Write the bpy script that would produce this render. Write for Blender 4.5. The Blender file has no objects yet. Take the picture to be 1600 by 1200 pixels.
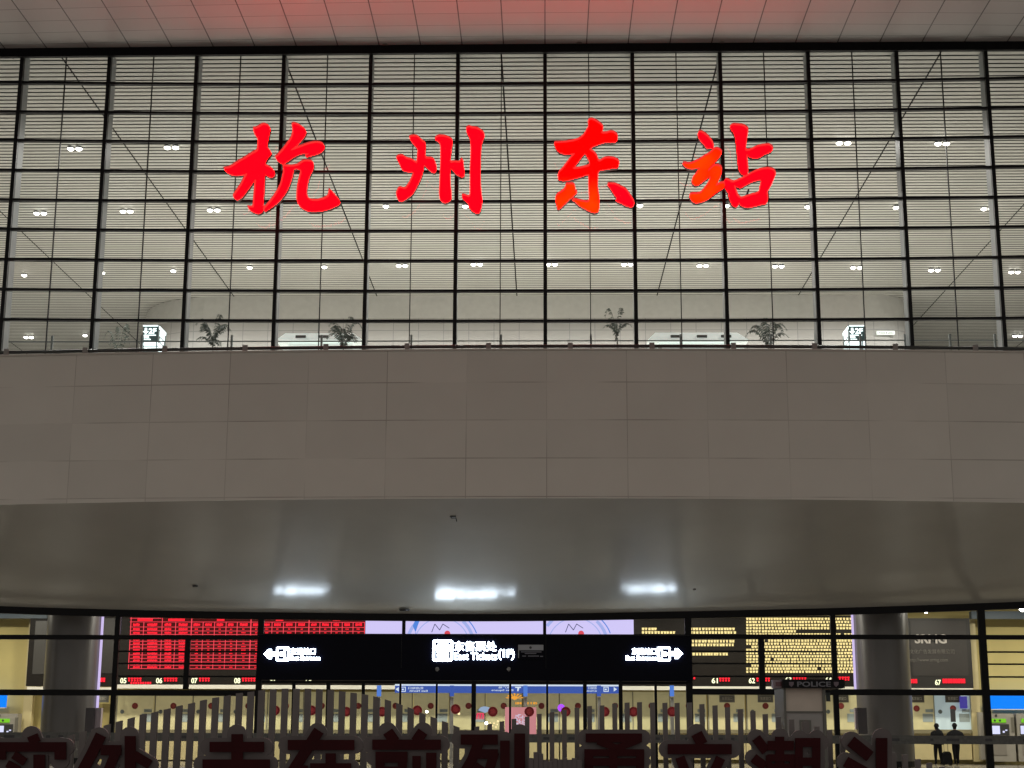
import bpy, bmesh, math, random
from mathutils import Vector, Matrix
random.seed(7)
S = bpy.context.scene
COL = S.collection
PI = math.pi

# ---------------------------------------------------------------- camera
FPX, CAMZ = 2400.0, 1.5
YAW, PITCH, ROLL = 52/2400, math.atan(537/2400), 0.0036
_F = Vector((-math.sin(YAW)*math.cos(PITCH), math.cos(YAW)*math.cos(PITCH), math.sin(PITCH)))
_R0 = Vector((math.cos(YAW), math.sin(YAW), 0))
_U0 = _R0.cross(_F)
_R = _R0*math.cos(ROLL) + _U0*math.sin(ROLL)
_U = _U0*math.cos(ROLL) - _R0*math.sin(ROLL)
cam = bpy.data.cameras.new('camera')
cam.sensor_width = 36; cam.lens = FPX/1600*36; cam.clip_end = 2000; cam.clip_start = .1
co = bpy.data.objects.new('camera', cam); COL.objects.link(co)
M = Matrix((_R, _U, -_F)).transposed().to_4x4(); M.translation = Vector((0, 0, CAMZ))
co.matrix_world = M
S.camera = co

# ---------------------------------------------------------------- night sky, exposure
SKY = .47
w = bpy.data.worlds.new('World'); S.world = w; w.use_nodes = True
bg = w.node_tree.nodes['Background']
bg.inputs[0].default_value = (1.0, .94, .86, 1); bg.inputs[1].default_value = SKY
S.view_settings.view_transform = 'Standard'; S.view_settings.look = 'None'
S.view_settings.exposure = 0; S.view_settings.gamma = 1
try:
    S.cycles.max_bounces = 10; S.cycles.transparent_max_bounces = 24; S.cycles.diffuse_bounces = 5
    S.cycles.caustics_reflective = False; S.cycles.caustics_refractive = False
    S.cycles.sample_clamp_indirect = 4
except Exception: pass
SPOT_W, HALL_W = 1600, 205
RED, WHITE = 15.5, 22.0

def W(px, py, Y):
    """the point at depth Y (metres in front of the viewer) that stands at photo pixel px, py"""
    r = _R*((px-800)/FPX) + _U*((600-py)/FPX) + _F
    return Vector((0, 0, CAMZ)) + r*(Y/r.y)

# ---------------------------------------------------------------- materials
def mat(name, col, rough=.6, metal=0, emit=None, es=0, var=0, vscale=3, bump=0, bscale=20, spec=.5):
    m = bpy.data.materials.new(name); m.use_nodes = True
    nt = m.node_tree; b = nt.nodes['Principled BSDF']
    c = (*col, 1)
    b.inputs['Base Color'].default_value = c; b.inputs['Roughness'].default_value = rough
    b.inputs['Metallic'].default_value = metal; b.inputs['Specular IOR Level'].default_value = spec
    if emit:
        b.inputs['Emission Color'].default_value = (*emit, 1); b.inputs['Emission Strength'].default_value = es
    if var or bump:
        tc = nt.nodes.new('ShaderNodeTexCoord')
    if var:
        n = nt.nodes.new('ShaderNodeTexNoise'); n.inputs['Scale'].default_value = vscale; n.inputs['Detail'].default_value = 6
        nt.links.new(tc.outputs['Object'], n.inputs['Vector'])
        r = nt.nodes.new('ShaderNodeMapRange'); r.inputs[1].default_value = .3; r.inputs[2].default_value = .7
        r.inputs[3].default_value = 1-var; r.inputs[4].default_value = 1+var*.6
        nt.links.new(n.outputs[0], r.inputs[0])
        mx = nt.nodes.new('ShaderNodeVectorMath'); mx.operation = 'SCALE'; mx.inputs[0].default_value = col
        nt.links.new(r.outputs[0], mx.inputs['Scale']); nt.links.new(mx.outputs[0], b.inputs['Base Color'])
    if bump:
        n2 = nt.nodes.new('ShaderNodeTexNoise'); n2.inputs['Scale'].default_value = bscale; n2.inputs['Detail'].default_value = 3
        nt.links.new(tc.outputs['Object'], n2.inputs['Vector'])
        bp = nt.nodes.new('ShaderNodeBump'); bp.inputs['Strength'].default_value = bump; bp.inputs['Distance'].default_value = .05
        nt.links.new(n2.outputs[0], bp.inputs['Height']); nt.links.new(bp.outputs[0], b.inputs['Normal'])
    return m

def grid_mat(name, col, line, ax, pitch, width, off, rough=.55, var=.05, tint=None, lvar=0):
    """a panelled surface: joints on a grid along two object axes, every panel a shade of its own"""
    m = mat(name, col, rough); nt = m.node_tree; b = nt.nodes['Principled BSDF']; L = nt.links
    def N(t, **k):
        n = nt.nodes.new(t)
        for a, v in k.items(): setattr(n, a, v)
        return n
    def math_(op, a, bb=None, cc=None):
        n = N('ShaderNodeMath', operation=op)
        for i, v in enumerate((a, bb, cc)):
            if v is None: continue
            if isinstance(v, (int, float)): n.inputs[i].default_value = v
            else: L.new(v, n.inputs[i])
        return n.outputs[0]
    tc = N('ShaderNodeTexCoord'); sp = N('ShaderNodeSeparateXYZ'); L.new(tc.outputs['Object'], sp.inputs[0])
    ids, masks = [], []
    for a, p, wd, o in zip(ax, pitch, width, off):
        v = math_('DIVIDE', math_('SUBTRACT', sp.outputs['XYZ'.index(a)], o), p)
        ids.append(math_('FLOOR', v))
        fr = math_('FRACT', v)
        d = math_('MULTIPLY', math_('MINIMUM', fr, math_('SUBTRACT', 1, fr)), p)
        masks.append(math_('LESS_THAN', d, wd/2))
    mask = math_('MAXIMUM', masks[0], masks[1])
    if lvar:
        nl = N('ShaderNodeTexNoise'); nl.inputs['Scale'].default_value = .35; L.new(tc.outputs['Object'], nl.inputs['Vector'])
        rl = N('ShaderNodeMapRange'); rl.inputs[1].default_value = .35; rl.inputs[2].default_value = .62
        rl.inputs[3].default_value = 1-lvar; rl.inputs[4].default_value = 1; L.new(nl.outputs[0], rl.inputs[0])
        mask = math_('MULTIPLY', mask, rl.outputs[0])
    cb = N('ShaderNodeCombineXYZ'); L.new(ids[0], cb.inputs[0]); L.new(ids[1], cb.inputs[1])
    wn = N('ShaderNodeTexWhiteNoise'); L.new(cb.outputs[0], wn.inputs['Vector'])
    ns = N('ShaderNodeTexNoise'); ns.inputs['Scale'].default_value = .6; ns.inputs['Detail'].default_value = 8
    L.new(tc.outputs['Object'], ns.inputs['Vector'])
    f = math_('ADD', math_('MULTIPLY', wn.outputs[0], var), math_('MULTIPLY', ns.outputs[0], var*1.5))
    sc = math_('SUBTRACT', 1+var*1.2, f)
    vm = N('ShaderNodeVectorMath', operation='SCALE'); vm.inputs[0].default_value = col; L.new(sc, vm.inputs['Scale'])
    mx = N('ShaderNodeMix', data_type='RGBA'); L.new(mask, mx.inputs[0]); L.new(vm.outputs[0], mx.inputs[6])
    mx.inputs[7].default_value = (*line, 1)
    L.new(mx.outputs[2], b.inputs['Base Color'])
    return m

def glass_mat(name, tint=(.93, .96, .95), refl=.05, rough=.02):
    m = bpy.data.materials.new(name); m.use_nodes = True; nt = m.node_tree
    nt.nodes.clear()
    o = nt.nodes.new('ShaderNodeOutputMaterial'); t = nt.nodes.new('ShaderNodeBsdfTransparent'); g = nt.nodes.new('ShaderNodeBsdfGlossy')
    t.inputs[0].default_value = (*tint, 1); g.inputs['Roughness'].default_value = rough
    fr = nt.nodes.new('ShaderNodeFresnel'); fr.inputs[0].default_value = 1.22
    mx = nt.nodes.new('ShaderNodeMixShader')
    nt.links.new(fr.outputs[0], mx.inputs[0]); nt.links.new(t.outputs[0], mx.inputs[1]); nt.links.new(g.outputs[0], mx.inputs[2])
    nt.links.new(mx.outputs[0], o.inputs[0])
    return m

def light_mat(name, col, s): return mat(name, (.004, .004, .004), .6, emit=col, es=s, spec=.05)

BLACK = mat('black_paint', (.006, .006, .007), .5, var=.2, vscale=6, spec=.12)
DARKSTEEL = mat('dark_steel', (.008, .0085, .01), .45, var=.2, spec=.15)
FIN = mat('grey_steel_fin', (.26, .28, .29), .5, var=.1)
GLASS = glass_mat('clear_glass', (.965, .965, .955))
PANES = [glass_mat('upper_glass', c) for c in ((.965, .965, .955), (.95, .955, .945), (.935, .945, .94), (.965, .955, .945))]
DOORGLASS = glass_mat('door_glass', (.86, .88, .86))
SLAT = mat('slat_aluminium', (.645, .645, .60), .5, var=.05, vscale=.4)
VOID = mat('ceiling_void', (.012, .012, .012), .95)
WALLGREY = grid_mat('concourse_panel', (.36, .355, .34), (.25, .25, .25), 'XZ', (1.56, 1.5), (.05, .05), (0, 0), .6)
FLOORUP = mat('concourse_granite', (.62, .60, .56), .4, var=.1)
SIDEW = mat('concourse_side_wall', (.6, .6, .58), .6, var=.05)
FASCIA = grid_mat('fascia_panel', (.555, .53, .48), (.32, .295, .26), 'XZ', (2.83, 1.36), (.026, .034), (0, 0), .5, .09, lvar=1)
SOFFIT = mat('soffit_gloss_paint', (.46, .452, .405), .185, var=.06, vscale=.5, bump=.02, bscale=3.5)
SOFFIT.node_tree.nodes['Principled BSDF'].inputs['IOR'].default_value = 1.75
CANOPY = grid_mat('canopy_panel', (.56, .56, .55), (.05, .045, .05), 'XY', (1.653, 1.0), (.045, .022), (0, 0), .45, .06)
HANDRAIL = mat('handrail_steel', (.05, .055, .055), .35, .6)
BRACKET = mat('bracket_grey', (.22, .21, .2), .5)
REDF = light_mat('red_sign_face', (1, 0, .0007), RED)
def orange_face(name, zc, half):
    m = light_mat(name, (1, 0, .0005), RED); nt = m.node_tree; b = nt.nodes['Principled BSDF']
    tc = nt.nodes.new('ShaderNodeTexCoord'); sp = nt.nodes.new('ShaderNodeSeparateXYZ'); nt.links.new(tc.outputs['Object'], sp.inputs[0])
    r = nt.nodes.new('ShaderNodeMapRange'); r.interpolation_type = 'SMOOTHSTEP'
    r.inputs[1].default_value = zc+half; r.inputs[2].default_value = zc-half; r.inputs[3].default_value = 0; r.inputs[4].default_value = .005
    nt.links.new(sp.outputs[2], r.inputs[0])
    n = nt.nodes.new('ShaderNodeTexNoise'); n.inputs['Scale'].default_value = 1.3; nt.links.new(tc.outputs['Object'], n.inputs['Vector'])
    mu = nt.nodes.new('ShaderNodeMath'); mu.operation = 'MULTIPLY'; nt.links.new(r.outputs[0], mu.inputs[0]); nt.links.new(n.outputs[0], mu.inputs[1])
    cb = nt.nodes.new('ShaderNodeCombineXYZ'); cb.inputs[0].default_value = 1; nt.links.new(mu.outputs[0], cb.inputs[1])
    nt.links.new(cb.outputs[0], b.inputs['Emission Color'])
    return m
REDO = orange_face('orange_red_sign_face', W(860, 225, 56).z, .6)
REDV = orange_face('red_to_orange_sign_face', W(920, 292, 56).z, .5)
REDSIDE = mat('red_sign_side', (.10, .002, .004), .5, emit=(1, 0, .01), es=.03)
REDTRIM = mat('red_sign_trim', (.6, .1, .1), .4, emit=(1, .04, .04), es=.35)
YWALL = mat('hall_cream_wall', (.60, .50, .19), .6, var=.05, vscale=1)
YLIGHT = mat('counter_cream_panel', (.60, .51, .27), .5, var=.05)
HALLFLOOR = mat('hall_granite_floor', (.20, .18, .145), .25, var=.12, vscale=2)
HALLCEIL = mat('hall_ceiling_paint', (.35, .37, .38), .7, var=.05)
LAMP = light_mat('lamp_white', (1, .97, .88), 14)
COLUMN = mat('column_metal_panel', (.12, .115, .115), .3, .2, var=.05, vscale=.8)
NAVY = mat('sign_navy', (.0015, .0018, .006), .35, spec=.06)
SIGNW = light_mat('sign_white_light', (.74, .87, 1.0), WHITE)
BOARD = mat('board_dark', (.012, .0095, .007), .5, var=.15, vscale=2, spec=.15)
LEDR = light_mat('led_red', (1, .012, .03), 1.6)
LEDRP = light_mat('led_red_line', (1, .06, .09), 1.1)
LEDRD = light_mat('led_red_dim', (1, .0, .01), .07)
LEDY = light_mat('led_amber', (1, .80, .33), 1.25)
LEDW = light_mat('led_pale', (1, 1, .62), 1.6)
LILAC = light_mat('screen_lilac', (.66, .60, .98), 1.0)
LILACB = light_mat('screen_blue', (.10, .30, .95), .8)
LILACP = light_mat('screen_pale_blue', (.42, .50, .96), .9)
SCRLINE = light_mat('screen_navy_line', (.05, .08, .30), .4)
SCRRED = light_mat('screen_red', (.9, .08, .12), .8)
PURPLE = light_mat('purple_light', (.72, .60, 1), .9)
BLUESIGN = light_mat('blue_lit_sign', (.06, .13, .55), .8)
BLUESCR = light_mat('blue_screen_face', (.0, .22, 1.0), 1.1)
PALEBLUE = light_mat('pale_blue_letters', (.75, .85, 1), 1.0)
STICK = mat('red_paper', (.55, .08, .07), .7, var=.3, vscale=30)
STICKB = mat('red_paper_bright', (.62, .06, .07), .7, var=.3, vscale=30)
PLATE = mat('window_plate', (.10, .09, .07), .5)
PLATETXT = mat('plate_lettering', (.6, .58, .5), .5)
NOTICE = mat('notice_paper', (.38, .45, .45), .6)
BAND = mat('frosted_band', (.085, .085, .08), .5, var=.3, vscale=8)
BANDMARK = mat('band_mark', (.03, .03, .035), .5)
FENCE = mat('fence_grey_paint', (.115, .098, .094), .6, var=.12, vscale=5)
FENCEB = mat('character_backing', (.080, .064, .064), .6, var=.1, vscale=5)
FENCER = mat('character_dark_red', (.025, .0006, .0018), .6, var=.2, vscale=4, spec=.12)
GROUND = mat('plaza_granite', (.33, .31, .29), .55, var=.15, vscale=.7)
BOOTH = mat('booth_cream', (.46, .40, .34), .5, var=.06)
BOOTHF = mat('booth_frame', (.10, .10, .085), .45)
BOOTHG = mat('booth_window', (.24, .23, .22), .15)
POLT = mat('police_lettering', (.13, .13, .15), .5)
CLOTH = mat('black_clothing', (.004, .004, .005), .9, var=.3, vscale=20, spec=.1)
CLOTH2 = mat('black_trousers', (.005, .005, .006), .9, spec=.1)
SKIN = mat('skin', (.40, .24, .17), .5)
HAIR = mat('black_hair', (.004, .004, .004), .8, spec=.1)
SHOE = mat('shoe', (.35, .34, .33), .6)
MACH = mat('machine_grey', (.30, .28, .24), .4, var=.06)
MACHD = mat('machine_dark', (.03, .03, .03), .4)
GREEN = light_mat('green_display', (.25, .75, .03), .8)
SCREENW = light_mat('machine_screen', (.70, .72, 1), 1.1)
TRUNK = mat('palm_trunk', (.10, .11, .09), .8)
LEAF = mat('palm_leaf', (.16, .20, .175), .6, var=.4, vscale=4)  # leaf colour paled to take in the haze of the glass
KIOSK = mat('kiosk_white', (.82, .86, .83), .5, emit=(.85, 1, .95), es=.35)  # faint glow added so the white reads brighter
SLOT = mat('kiosk_slot', (.12, .14, .14), .5)
TEAL = mat('sign_teal', (.05, .085, .085), .4, emit=(.3, .5, .5), es=.06)
SIGNL = light_mat('pillar_white_light', (.85, 1, 1), 2.2)
RAILG = mat('balustrade_post', (.22, .25, .25), .4, .5)
BLUEGREY = mat('hall_beam_blue', (.08, .11, .14), .5)
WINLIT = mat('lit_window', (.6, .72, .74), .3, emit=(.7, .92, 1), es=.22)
WHITEP = mat('white_strip', (.75, .72, .64), .5)

# ---------------------------------------------------------------- mesh builder
class MB:
    def __init__(s): s.v = []; s.f = []; s.mi = []
    def add(s, vs, fs, mi=0):
        k = len(s.v); s.v += [tuple(v) for v in vs]
        for f in fs: s.f.append(tuple(i+k for i in f)); s.mi.append(mi)
        return s
    def box(s, x0, x1, y0, y1, z0, z1, m=None, mi=0):
        vs = [Vector((x, y, z)) for x in (x0, x1) for y in (y0, y1) for z in (z0, z1)]
        if m: vs = [m @ v for v in vs]
        return s.add(vs, [(0,1,3,2), (4,6,7,5), (0,4,5,1), (2,3,7,6), (0,2,6,4), (1,5,7,3)], mi)
    def tube(s, pts, rad, n=8, cap=True, mi=0):
        pts = [Vector(p) for p in pts]
        if not isinstance(rad, (list, tuple)): rad = [rad]*len(pts)
        rings = []
        for i, p in enumerate(pts):
            d = (pts[min(i+1, len(pts)-1)]-pts[max(i-1, 0)]).normalized()
            a = d.cross(Vector((0, 0, 1)) if abs(d.z) < .9 else Vector((1, 0, 0))).normalized(); b = d.cross(a)
            rings.append([p+(a*math.cos(2*PI*k/n)+b*math.sin(2*PI*k/n))*rad[i] for k in range(n)])
        vs = [v for r in rings for v in r]; fs = []
        for i in range(len(pts)-1):
            for k in range(n): fs.append((i*n+k, i*n+(k+1) % n, (i+1)*n+(k+1) % n, (i+1)*n+k))
        if cap: fs += [tuple(range(n))[::-1], tuple(range((len(pts)-1)*n, len(pts)*n))]
        return s.add(vs, fs, mi)
    def quad(s, a, b, c, d, mi=0): return s.add([a, b, c, d], [(0, 1, 2, 3)], mi)
    def build(s, name, mats, parent=None, smooth=False):
        me = bpy.data.meshes.new(name); me.from_pydata(s.v, [], s.f)
        for m in (mats if isinstance(mats, (list, tuple)) else [mats]): me.materials.append(m)
        for p, i in zip(me.polygons, s.mi): p.material_index = i; p.use_smooth = smooth
        me.update()
        bm = bmesh.new(); bm.from_mesh(me); bmesh.ops.recalc_face_normals(bm, faces=bm.faces); bm.to_mesh(me); bm.free()
        o = bpy.data.objects.new(name, me); COL.objects.link(o)
        if parent: put(o, parent)
        return o
def put(o, parent):
    o.parent = parent; o.matrix_parent_inverse = Matrix.Translation(parent_loc(parent)).inverted()
def parent_loc(p):
    return p.location
def thing(name, label, cat, loc=(0, 0, 0), group=None):
    o = bpy.data.objects.new(name, None); COL.objects.link(o); o.location = loc; o.empty_display_size = .2
    return tag(o, label, cat, group)
def tag(o, label, cat, group=None):
    o['label'] = label; o['category'] = cat
    if group: o['group'] = group
    return o
def struct(o): o['kind'] = 'structure'; return o
def pbox(mb, x0, y0, x1, y1, d, th, mi=0, back=0):
    """a box that covers photo rectangle x0,y0..x1,y1 when its front stands at depth d"""
    xm, ym = (x0+x1)/2, (y0+y1)/2
    return mb.box(W(x0, ym, d).x, W(x1, ym, d).x, d, d+th, W(xm, y1, d).z, W(xm, y0, d).z, mi=mi)
def vbar(mb, px, py, w, ztop, zbot, d, th=.12, mi=0):
    x = W(px, py, d).x; h = w/2*d/FPX
    return mb.box(x-h, x+h, d-th/2, d+th/2, zbot, ztop, mi=mi)
def disc(mb, c, r, d, n=20, mi=0, th=.01):
    return mb.tube([(c.x, d, c.z), (c.x, d+th, c.z)], r, n, mi=mi)

def text_mesh(body, offset=0, extrude=.02):
    c = bpy.data.curves.new('lettering', 'FONT'); c.body = body; c.extrude = extrude; c.offset = offset; c.resolution_u = 4
    o = bpy.data.objects.new('lettering', c); COL.objects.link(o)
    dg = bpy.context.evaluated_depsgraph_get()
    me = bpy.data.meshes.new_from_object(o.evaluated_get(dg))
    bpy.data.objects.remove(o); bpy.data.curves.remove(c)
    return me
def text_px(body, name, m, x0, y0, x1, y1, d, parent=None, offset=0, th=.03, mirror=False, pad=0):
    """lettering that fills photo rectangle x0,y0..x1,y1 on a face at depth d"""
    me = text_mesh(body, offset)
    xs = [v.co.x for v in me.vertices]; ys = [v.co.y for v in me.vertices]; zs = [v.co.z for v in me.vertices]
    a, b = W(x0, (y0+y1)/2, d).x, W(x1, (y0+y1)/2, d).x
    c, e = W((x0+x1)/2, y1, d).z, W((x0+x1)/2, y0, d).z
    a -= pad; b += pad; c -= pad; e += pad
    lx, ly, lz = max(xs)-min(xs), max(ys)-min(ys), max(zs)-min(zs)
    for v in me.vertices:
        u = (v.co.x-min(xs))/lx; t = (v.co.y-min(ys))/ly; q = (v.co.z-min(zs))/max(lz, 1e-6)
        if mirror: u = 1-u
        v.co = (a+(b-a)*u, d-th*q, c+(e-c)*t)
    me.materials.clear(); me.materials.append(m)
    for p in me.polygons: p.material_index = 0
    o = bpy.data.objects.new(name, me); COL.objects.link(o)
    if parent: put(o, parent)
    return o

ORD = 'first second third fourth fifth sixth seventh eighth ninth tenth eleventh twelfth thirteenth fourteenth fifteenth sixteenth seventeenth'.split()

# ================================================================ THE SETTING
struct(MB().box(-220, 220, -160, 59.8, -.4, 0).build('plaza_ground', GROUND))

# ---- glazed upper wall: gently concave in plan
DG, RG = 57.0, 530.0
PITCHG = (W(1411, 300, DG).x-W(294.5, 300, DG).x)/8*.995
S0 = W(851.8, 300, DG).x
def cw(s): return Vector((RG*math.sin(s/RG), DG-RG*(1-math.cos(s/RG)), 0)), -(-s/RG)
ZC = W(851, 73, DG).z           # canopy ceiling
ZGT = W(851, 86, DG).z          # top of the glass
ZGB = W(851, 551, DG).z-.25     # foot of the glass
ZF2 = ZGB+.1                    # concourse floor
def arch(x): return -.20*((x-1)/19.5)**2   # the canopy edge droops at the sides
def local(s):
    p, a = cw(s)
    return Matrix.Translation(p) @ Matrix.Rotation(-a, 4, 'Z')

wall = thing('curtain_wall', 'tall dark gridded glass wall of the upper concourse above the grey fascia', 'glass wall', (0, DG, ZGB))
KS = list(range(-7, 8))
for k in KS:
    s = S0+k*PITCHG
    m = MB().box(-.072, .072, -.10, .10, ZGB, ZGT+.3, local(s)).build('mullion', DARKSTEEL, wall)
    f = MB().box(-.055, .055, .105, .80, ZGB, ZGT+.2, local(s)).build('fin', FIN); put(f, wall); f.parent = m; f.matrix_parent_inverse = Matrix()
    m2 = local(s+PITCHG/2)
    MB().box(-.016, .016, -.05, .05, ZGB, ZGT+.3, m2).build('thin_mullion', BLACK, wall)
    h = PITCHG/2-.075; g = MB(); zz = [ZGB]+[W(851, q, DG).z for q in (502, 455, 408, 361, 315, 268.8, 222.2, 177.5, 132)]+[ZGT+.2]
    for za, zb in zip(zz, zz[1:]):
        for xa, xb in ((-h, 0), (0, h)): g.quad(*[m2 @ Vector(q) for q in ((xa, 0, za), (xb, 0, za), (xb, 0, zb), (xa, 0, zb))], mi=random.choice((0, 0, 0, 1, 1, 2, 3)))
    g.build('glass_pane', PANES, wall)
for py in (132, 177.5, 222.2, 268.8, 315, 361, 408, 455, 502):
    z = W(851, py, DG).z; mb = MB()
    for k in KS:
        mb.box(-PITCHG/2+.073, PITCHG/2-.073, -.095, .085, z-.048, z+.048, local(S0+(k+.5)*PITCHG))
    mb.build('transom', DARKSTEEL, wall)
mb = MB()
for k in KS:
    m2 = local(S0+(k+.5)*PITCHG); x0 = m2.translation.x
    za, zb = arch(x0-PITCHG/2), arch(x0+PITCHG/2)
    h = PITCHG/2+.02
    vs = [m2 @ Vector((x, y, z)) for x, dz in ((-h, za), (h, zb)) for y in (-.28, -.105) for z in (ZGT+dz, ZC+dz+.25)]
    mb.add(vs, [(0,1,3,2), (4,6,7,5), (0,4,5,1), (2,3,7,6), (0,2,6,4), (1,5,7,3)])
mb.build('header_beam', BLACK, wall)

# ---- canopy ceiling outside
mb = MB(); n = 40
for i in range(n):
    xa, xb = -40+80*i/n, -40+80*(i+1)/n
    a, b = ZC+arch(xa), ZC+arch(xb)
    mb.quad((xa-S0, 26-DG, a), (xb-S0, 26-DG, b), (xb-S0, .3, b), (xa-S0, .3, a))
    mb.quad((xa-S0, 26-DG, a+.8), (xa-S0, .3, a+.8), (xb-S0, .3, b+.8), (xb-S0, 26-DG, b+.8))
can = struct(mb.build('canopy_ceiling', CANOPY)); can.location = (S0, DG, 0)
for px in (905, 1128, 1304, 1482, 208, 602):
    p = W(px, 74, DG-.3)
    o = MB().tube([(p.x, DG-.32, ZC+arch(p.x)-.02), (p.x, DG-.32, ZC+arch(p.x)+.06)], .12, 14).build('recessed_lamp', BRACKET)
    tag(o, 'small round grey fitting at the canopy edge above ' + {905: 'the third sign character', 1128: 'the fourth sign character', 1304: 'the bay right of the sign', 1482: 'the right end of the glass', 208: 'the left end of the glass', 602: 'the second sign character'}[px], 'ceiling fitting', 'round fittings along the canopy edge')

# ---- concourse behind the glass
struct(MB().box(-48, 48, DG+1.0, 113, ZF2-.3, ZF2).build('concourse_floor', FLOORUP))
struct(MB().box(-48.4, -48, DG+.9, 113, ZF2, ZGT+1.4).build('concourse_side_wall', SIDEW))
struct(MB().box(48, 48.4, DG+.9, 113, ZF2, ZGT+1.4).build('concourse_side_wall', SIDEW))
struct(MB().box(-48.4, 48.4, 113, 113.4, ZF2, ZGT+1.4).build('concourse_end_wall', SIDEW))
struct(MB().box(-48.4, 48.4, DG-.1, 113.4, ZGT+.62, ZGT+.8).build('ceiling_void', VOID))
ZS = ZGT+.10
def ceil_y(py):
    r = W(851, py, 60)-Vector((0, 0, CAMZ)); return r.y*(ZS-CAMZ)/r.z
mb = MB(); pit = (ceil_y(162)-ceil_y(138))/4.1
seams = [W(p, 110, DG+.9).x for p in (-580, -240, 104, 447, 784, 1122, 1464, 1810, 2150)]
seams = [-47.9]+[s for s in seams if abs(s) < 47]+[47.9]
y = DG+.14
while y < 112.6:
    for a, b in zip(seams, seams[1:]): mb.box(a+.035, b-.035, y, y+pit*.68, ZS, ZS+.008)
    y += pit
struct(mb.build('slatted_ceiling', SLAT))
# panelled drum wall at the back of the concourse
YB = 92.0
xl, xr = W(185, 500, YB).x, W(1440, 500, YB).x
ztop = W(851, 497, YB).z
path = []
for i in range(13): a = PI+PI/2*i/12; path.append((xl+6+6*math.cos(a), YB+6+6*math.sin(a)))
for i in range(25): path.append((xl+6+(xr-xl-8.6)*i/24, YB))
for i in range(13): a = -PI/2+PI/2*i/12; path.append((xr-2.6+2.6*math.cos(a), YB+2.6+2.6*math.sin(a)))
path = [(xl, YB+12)]+path+[(xr, YB+12)]
mb = MB(); mb2 = MB()
for (xa, ya), (xb, yb) in zip(path, path[1:]):
    mb.quad((xa, ya, ZF2), (xb, yb, ZF2), (xb, yb, ztop), (xa, ya, ztop))
    d = Vector((yb-ya, -(xb-xa), 0)).normalized()*-.35
    mb2.quad((xa, ya, ztop), (xb, yb, ztop), (xb+d.x, yb+d.y, ZS-.01), (xa+d.x, ya+d.y, ZS-.01))
dr = thing('drum_wall', 'pale panelled wall with rounded ends at the back of the concourse', 'wall', (0, YB, ZF2))
mb.build('wall_panel', WALLGREY, dr); mb2.build('cornice', SIDEW, dr)
o = MB(); pbox(o, 1370, 517, 1398, 522.5, YB-.2, .15); o = o.build('hanging_sign', KIOSK)
tag(o, 'small white plate sign on the drum wall, right of the 2F pillar', 'sign')
text_px('Tickets & Gates', 'lettering', SLOT, 1373, 518.6, 1395, 521.2, YB-.21, o, th=.01)

# ---- twin downlights in the slatted ceiling
GX0 = W(1216, 415, 82.8).x
rows = {64.6: ('nearest', [(117, 231), (268, 229), (1318, 222), (1472, 223)]),
        73.6: ('second', [(63, 332), (198, 329), (334, 327), (603, 321), (727, 321), (1000, 320), (1135, 320), (1262, 322), (1400, 323), (1543, 325)]),
        82.6: ('third', [(38, 429), (160, 425), (271, 422), (390, 417), (507, 416), (628, 414), (745, 412), (862, 412), (980, 412), (1098, 414), (1216, 415), (1338, 417), (1460, 421), (1585, 424)]),
        98.0: ('farthest', [(45, 526), (133, 523), (1590, 524)])}
for d, (rn, pts) in rows.items():
    for i, (px, py) in enumerate(pts):
        r = W(px, py, d) - Vector((0, 0, CAMZ)); tt = (ZS-.06-CAMZ)/r.z
        p = Vector((0, 0, CAMZ))+r*tt
        one = (d == 73.6 and px in (603, 727, 1000, 1135, 1262, 1400)) or (d == 82.6 and px < 520) or px == 133
        side = f'{ORD[i]} from the left' if i < len(pts)-1 or len(pts) < 3 else 'last on the right'
        t = thing('downlight', f'{"single" if one else "twin"} white downlight, {side} in the {rn} lamp row of the slatted ceiling', 'ceiling lamp', (p.x, p.y, ZS), 'downlights in the slatted concourse ceiling')
        for sx in ((0,) if one else (-.19, .19)):
            MB().tube([(p.x+sx, p.y, ZS+.04), (p.x+sx, p.y, ZS-.10)], [.12, .15], 14).build('housing', FIN, t)
            MB().tube([(p.x+sx, p.y, ZS-.10), (p.x+sx, p.y, ZS-.14), (p.x+sx, p.y, ZS-.19)], [.14, .14, .07], 14).build('bulb', LAMP, t)
        ld = bpy.data.lights.new('downlight_beam', 'SPOT'); ld.energy = SPOT_W; ld.spot_size = math.radians(160); ld.spot_blend = .5
        ld.color = (1, .975, .915); ld.shadow_soft_size = .15
        lo = bpy.data.objects.new('downlight_beam', ld); COL.objects.link(lo); lo.location = (p.x, p.y, ZS-.25)

# ---- glass balustrade inside
YR = 59.4
bal = thing('glass_balustrade', 'steel post and glass balustrade just inside the upper window', 'balustrade', (0, YR, ZF2))
z0, z1 = W(851, 533.5, YR).z, W(851, 531.8, YR).z
MB().box(-22, 22, YR-.02, YR+.02, z0, z1).build('top_rail', RAILG, bal)
for i in range(-13, 12):
    px = 783+70.2*i; x = W(px, 540, YR).x
    MB().box(x-.04, x+.04, YR-.05, YR+.05, ZF2, W(851, 523, YR).z).build('post', RAILG, bal)

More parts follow.
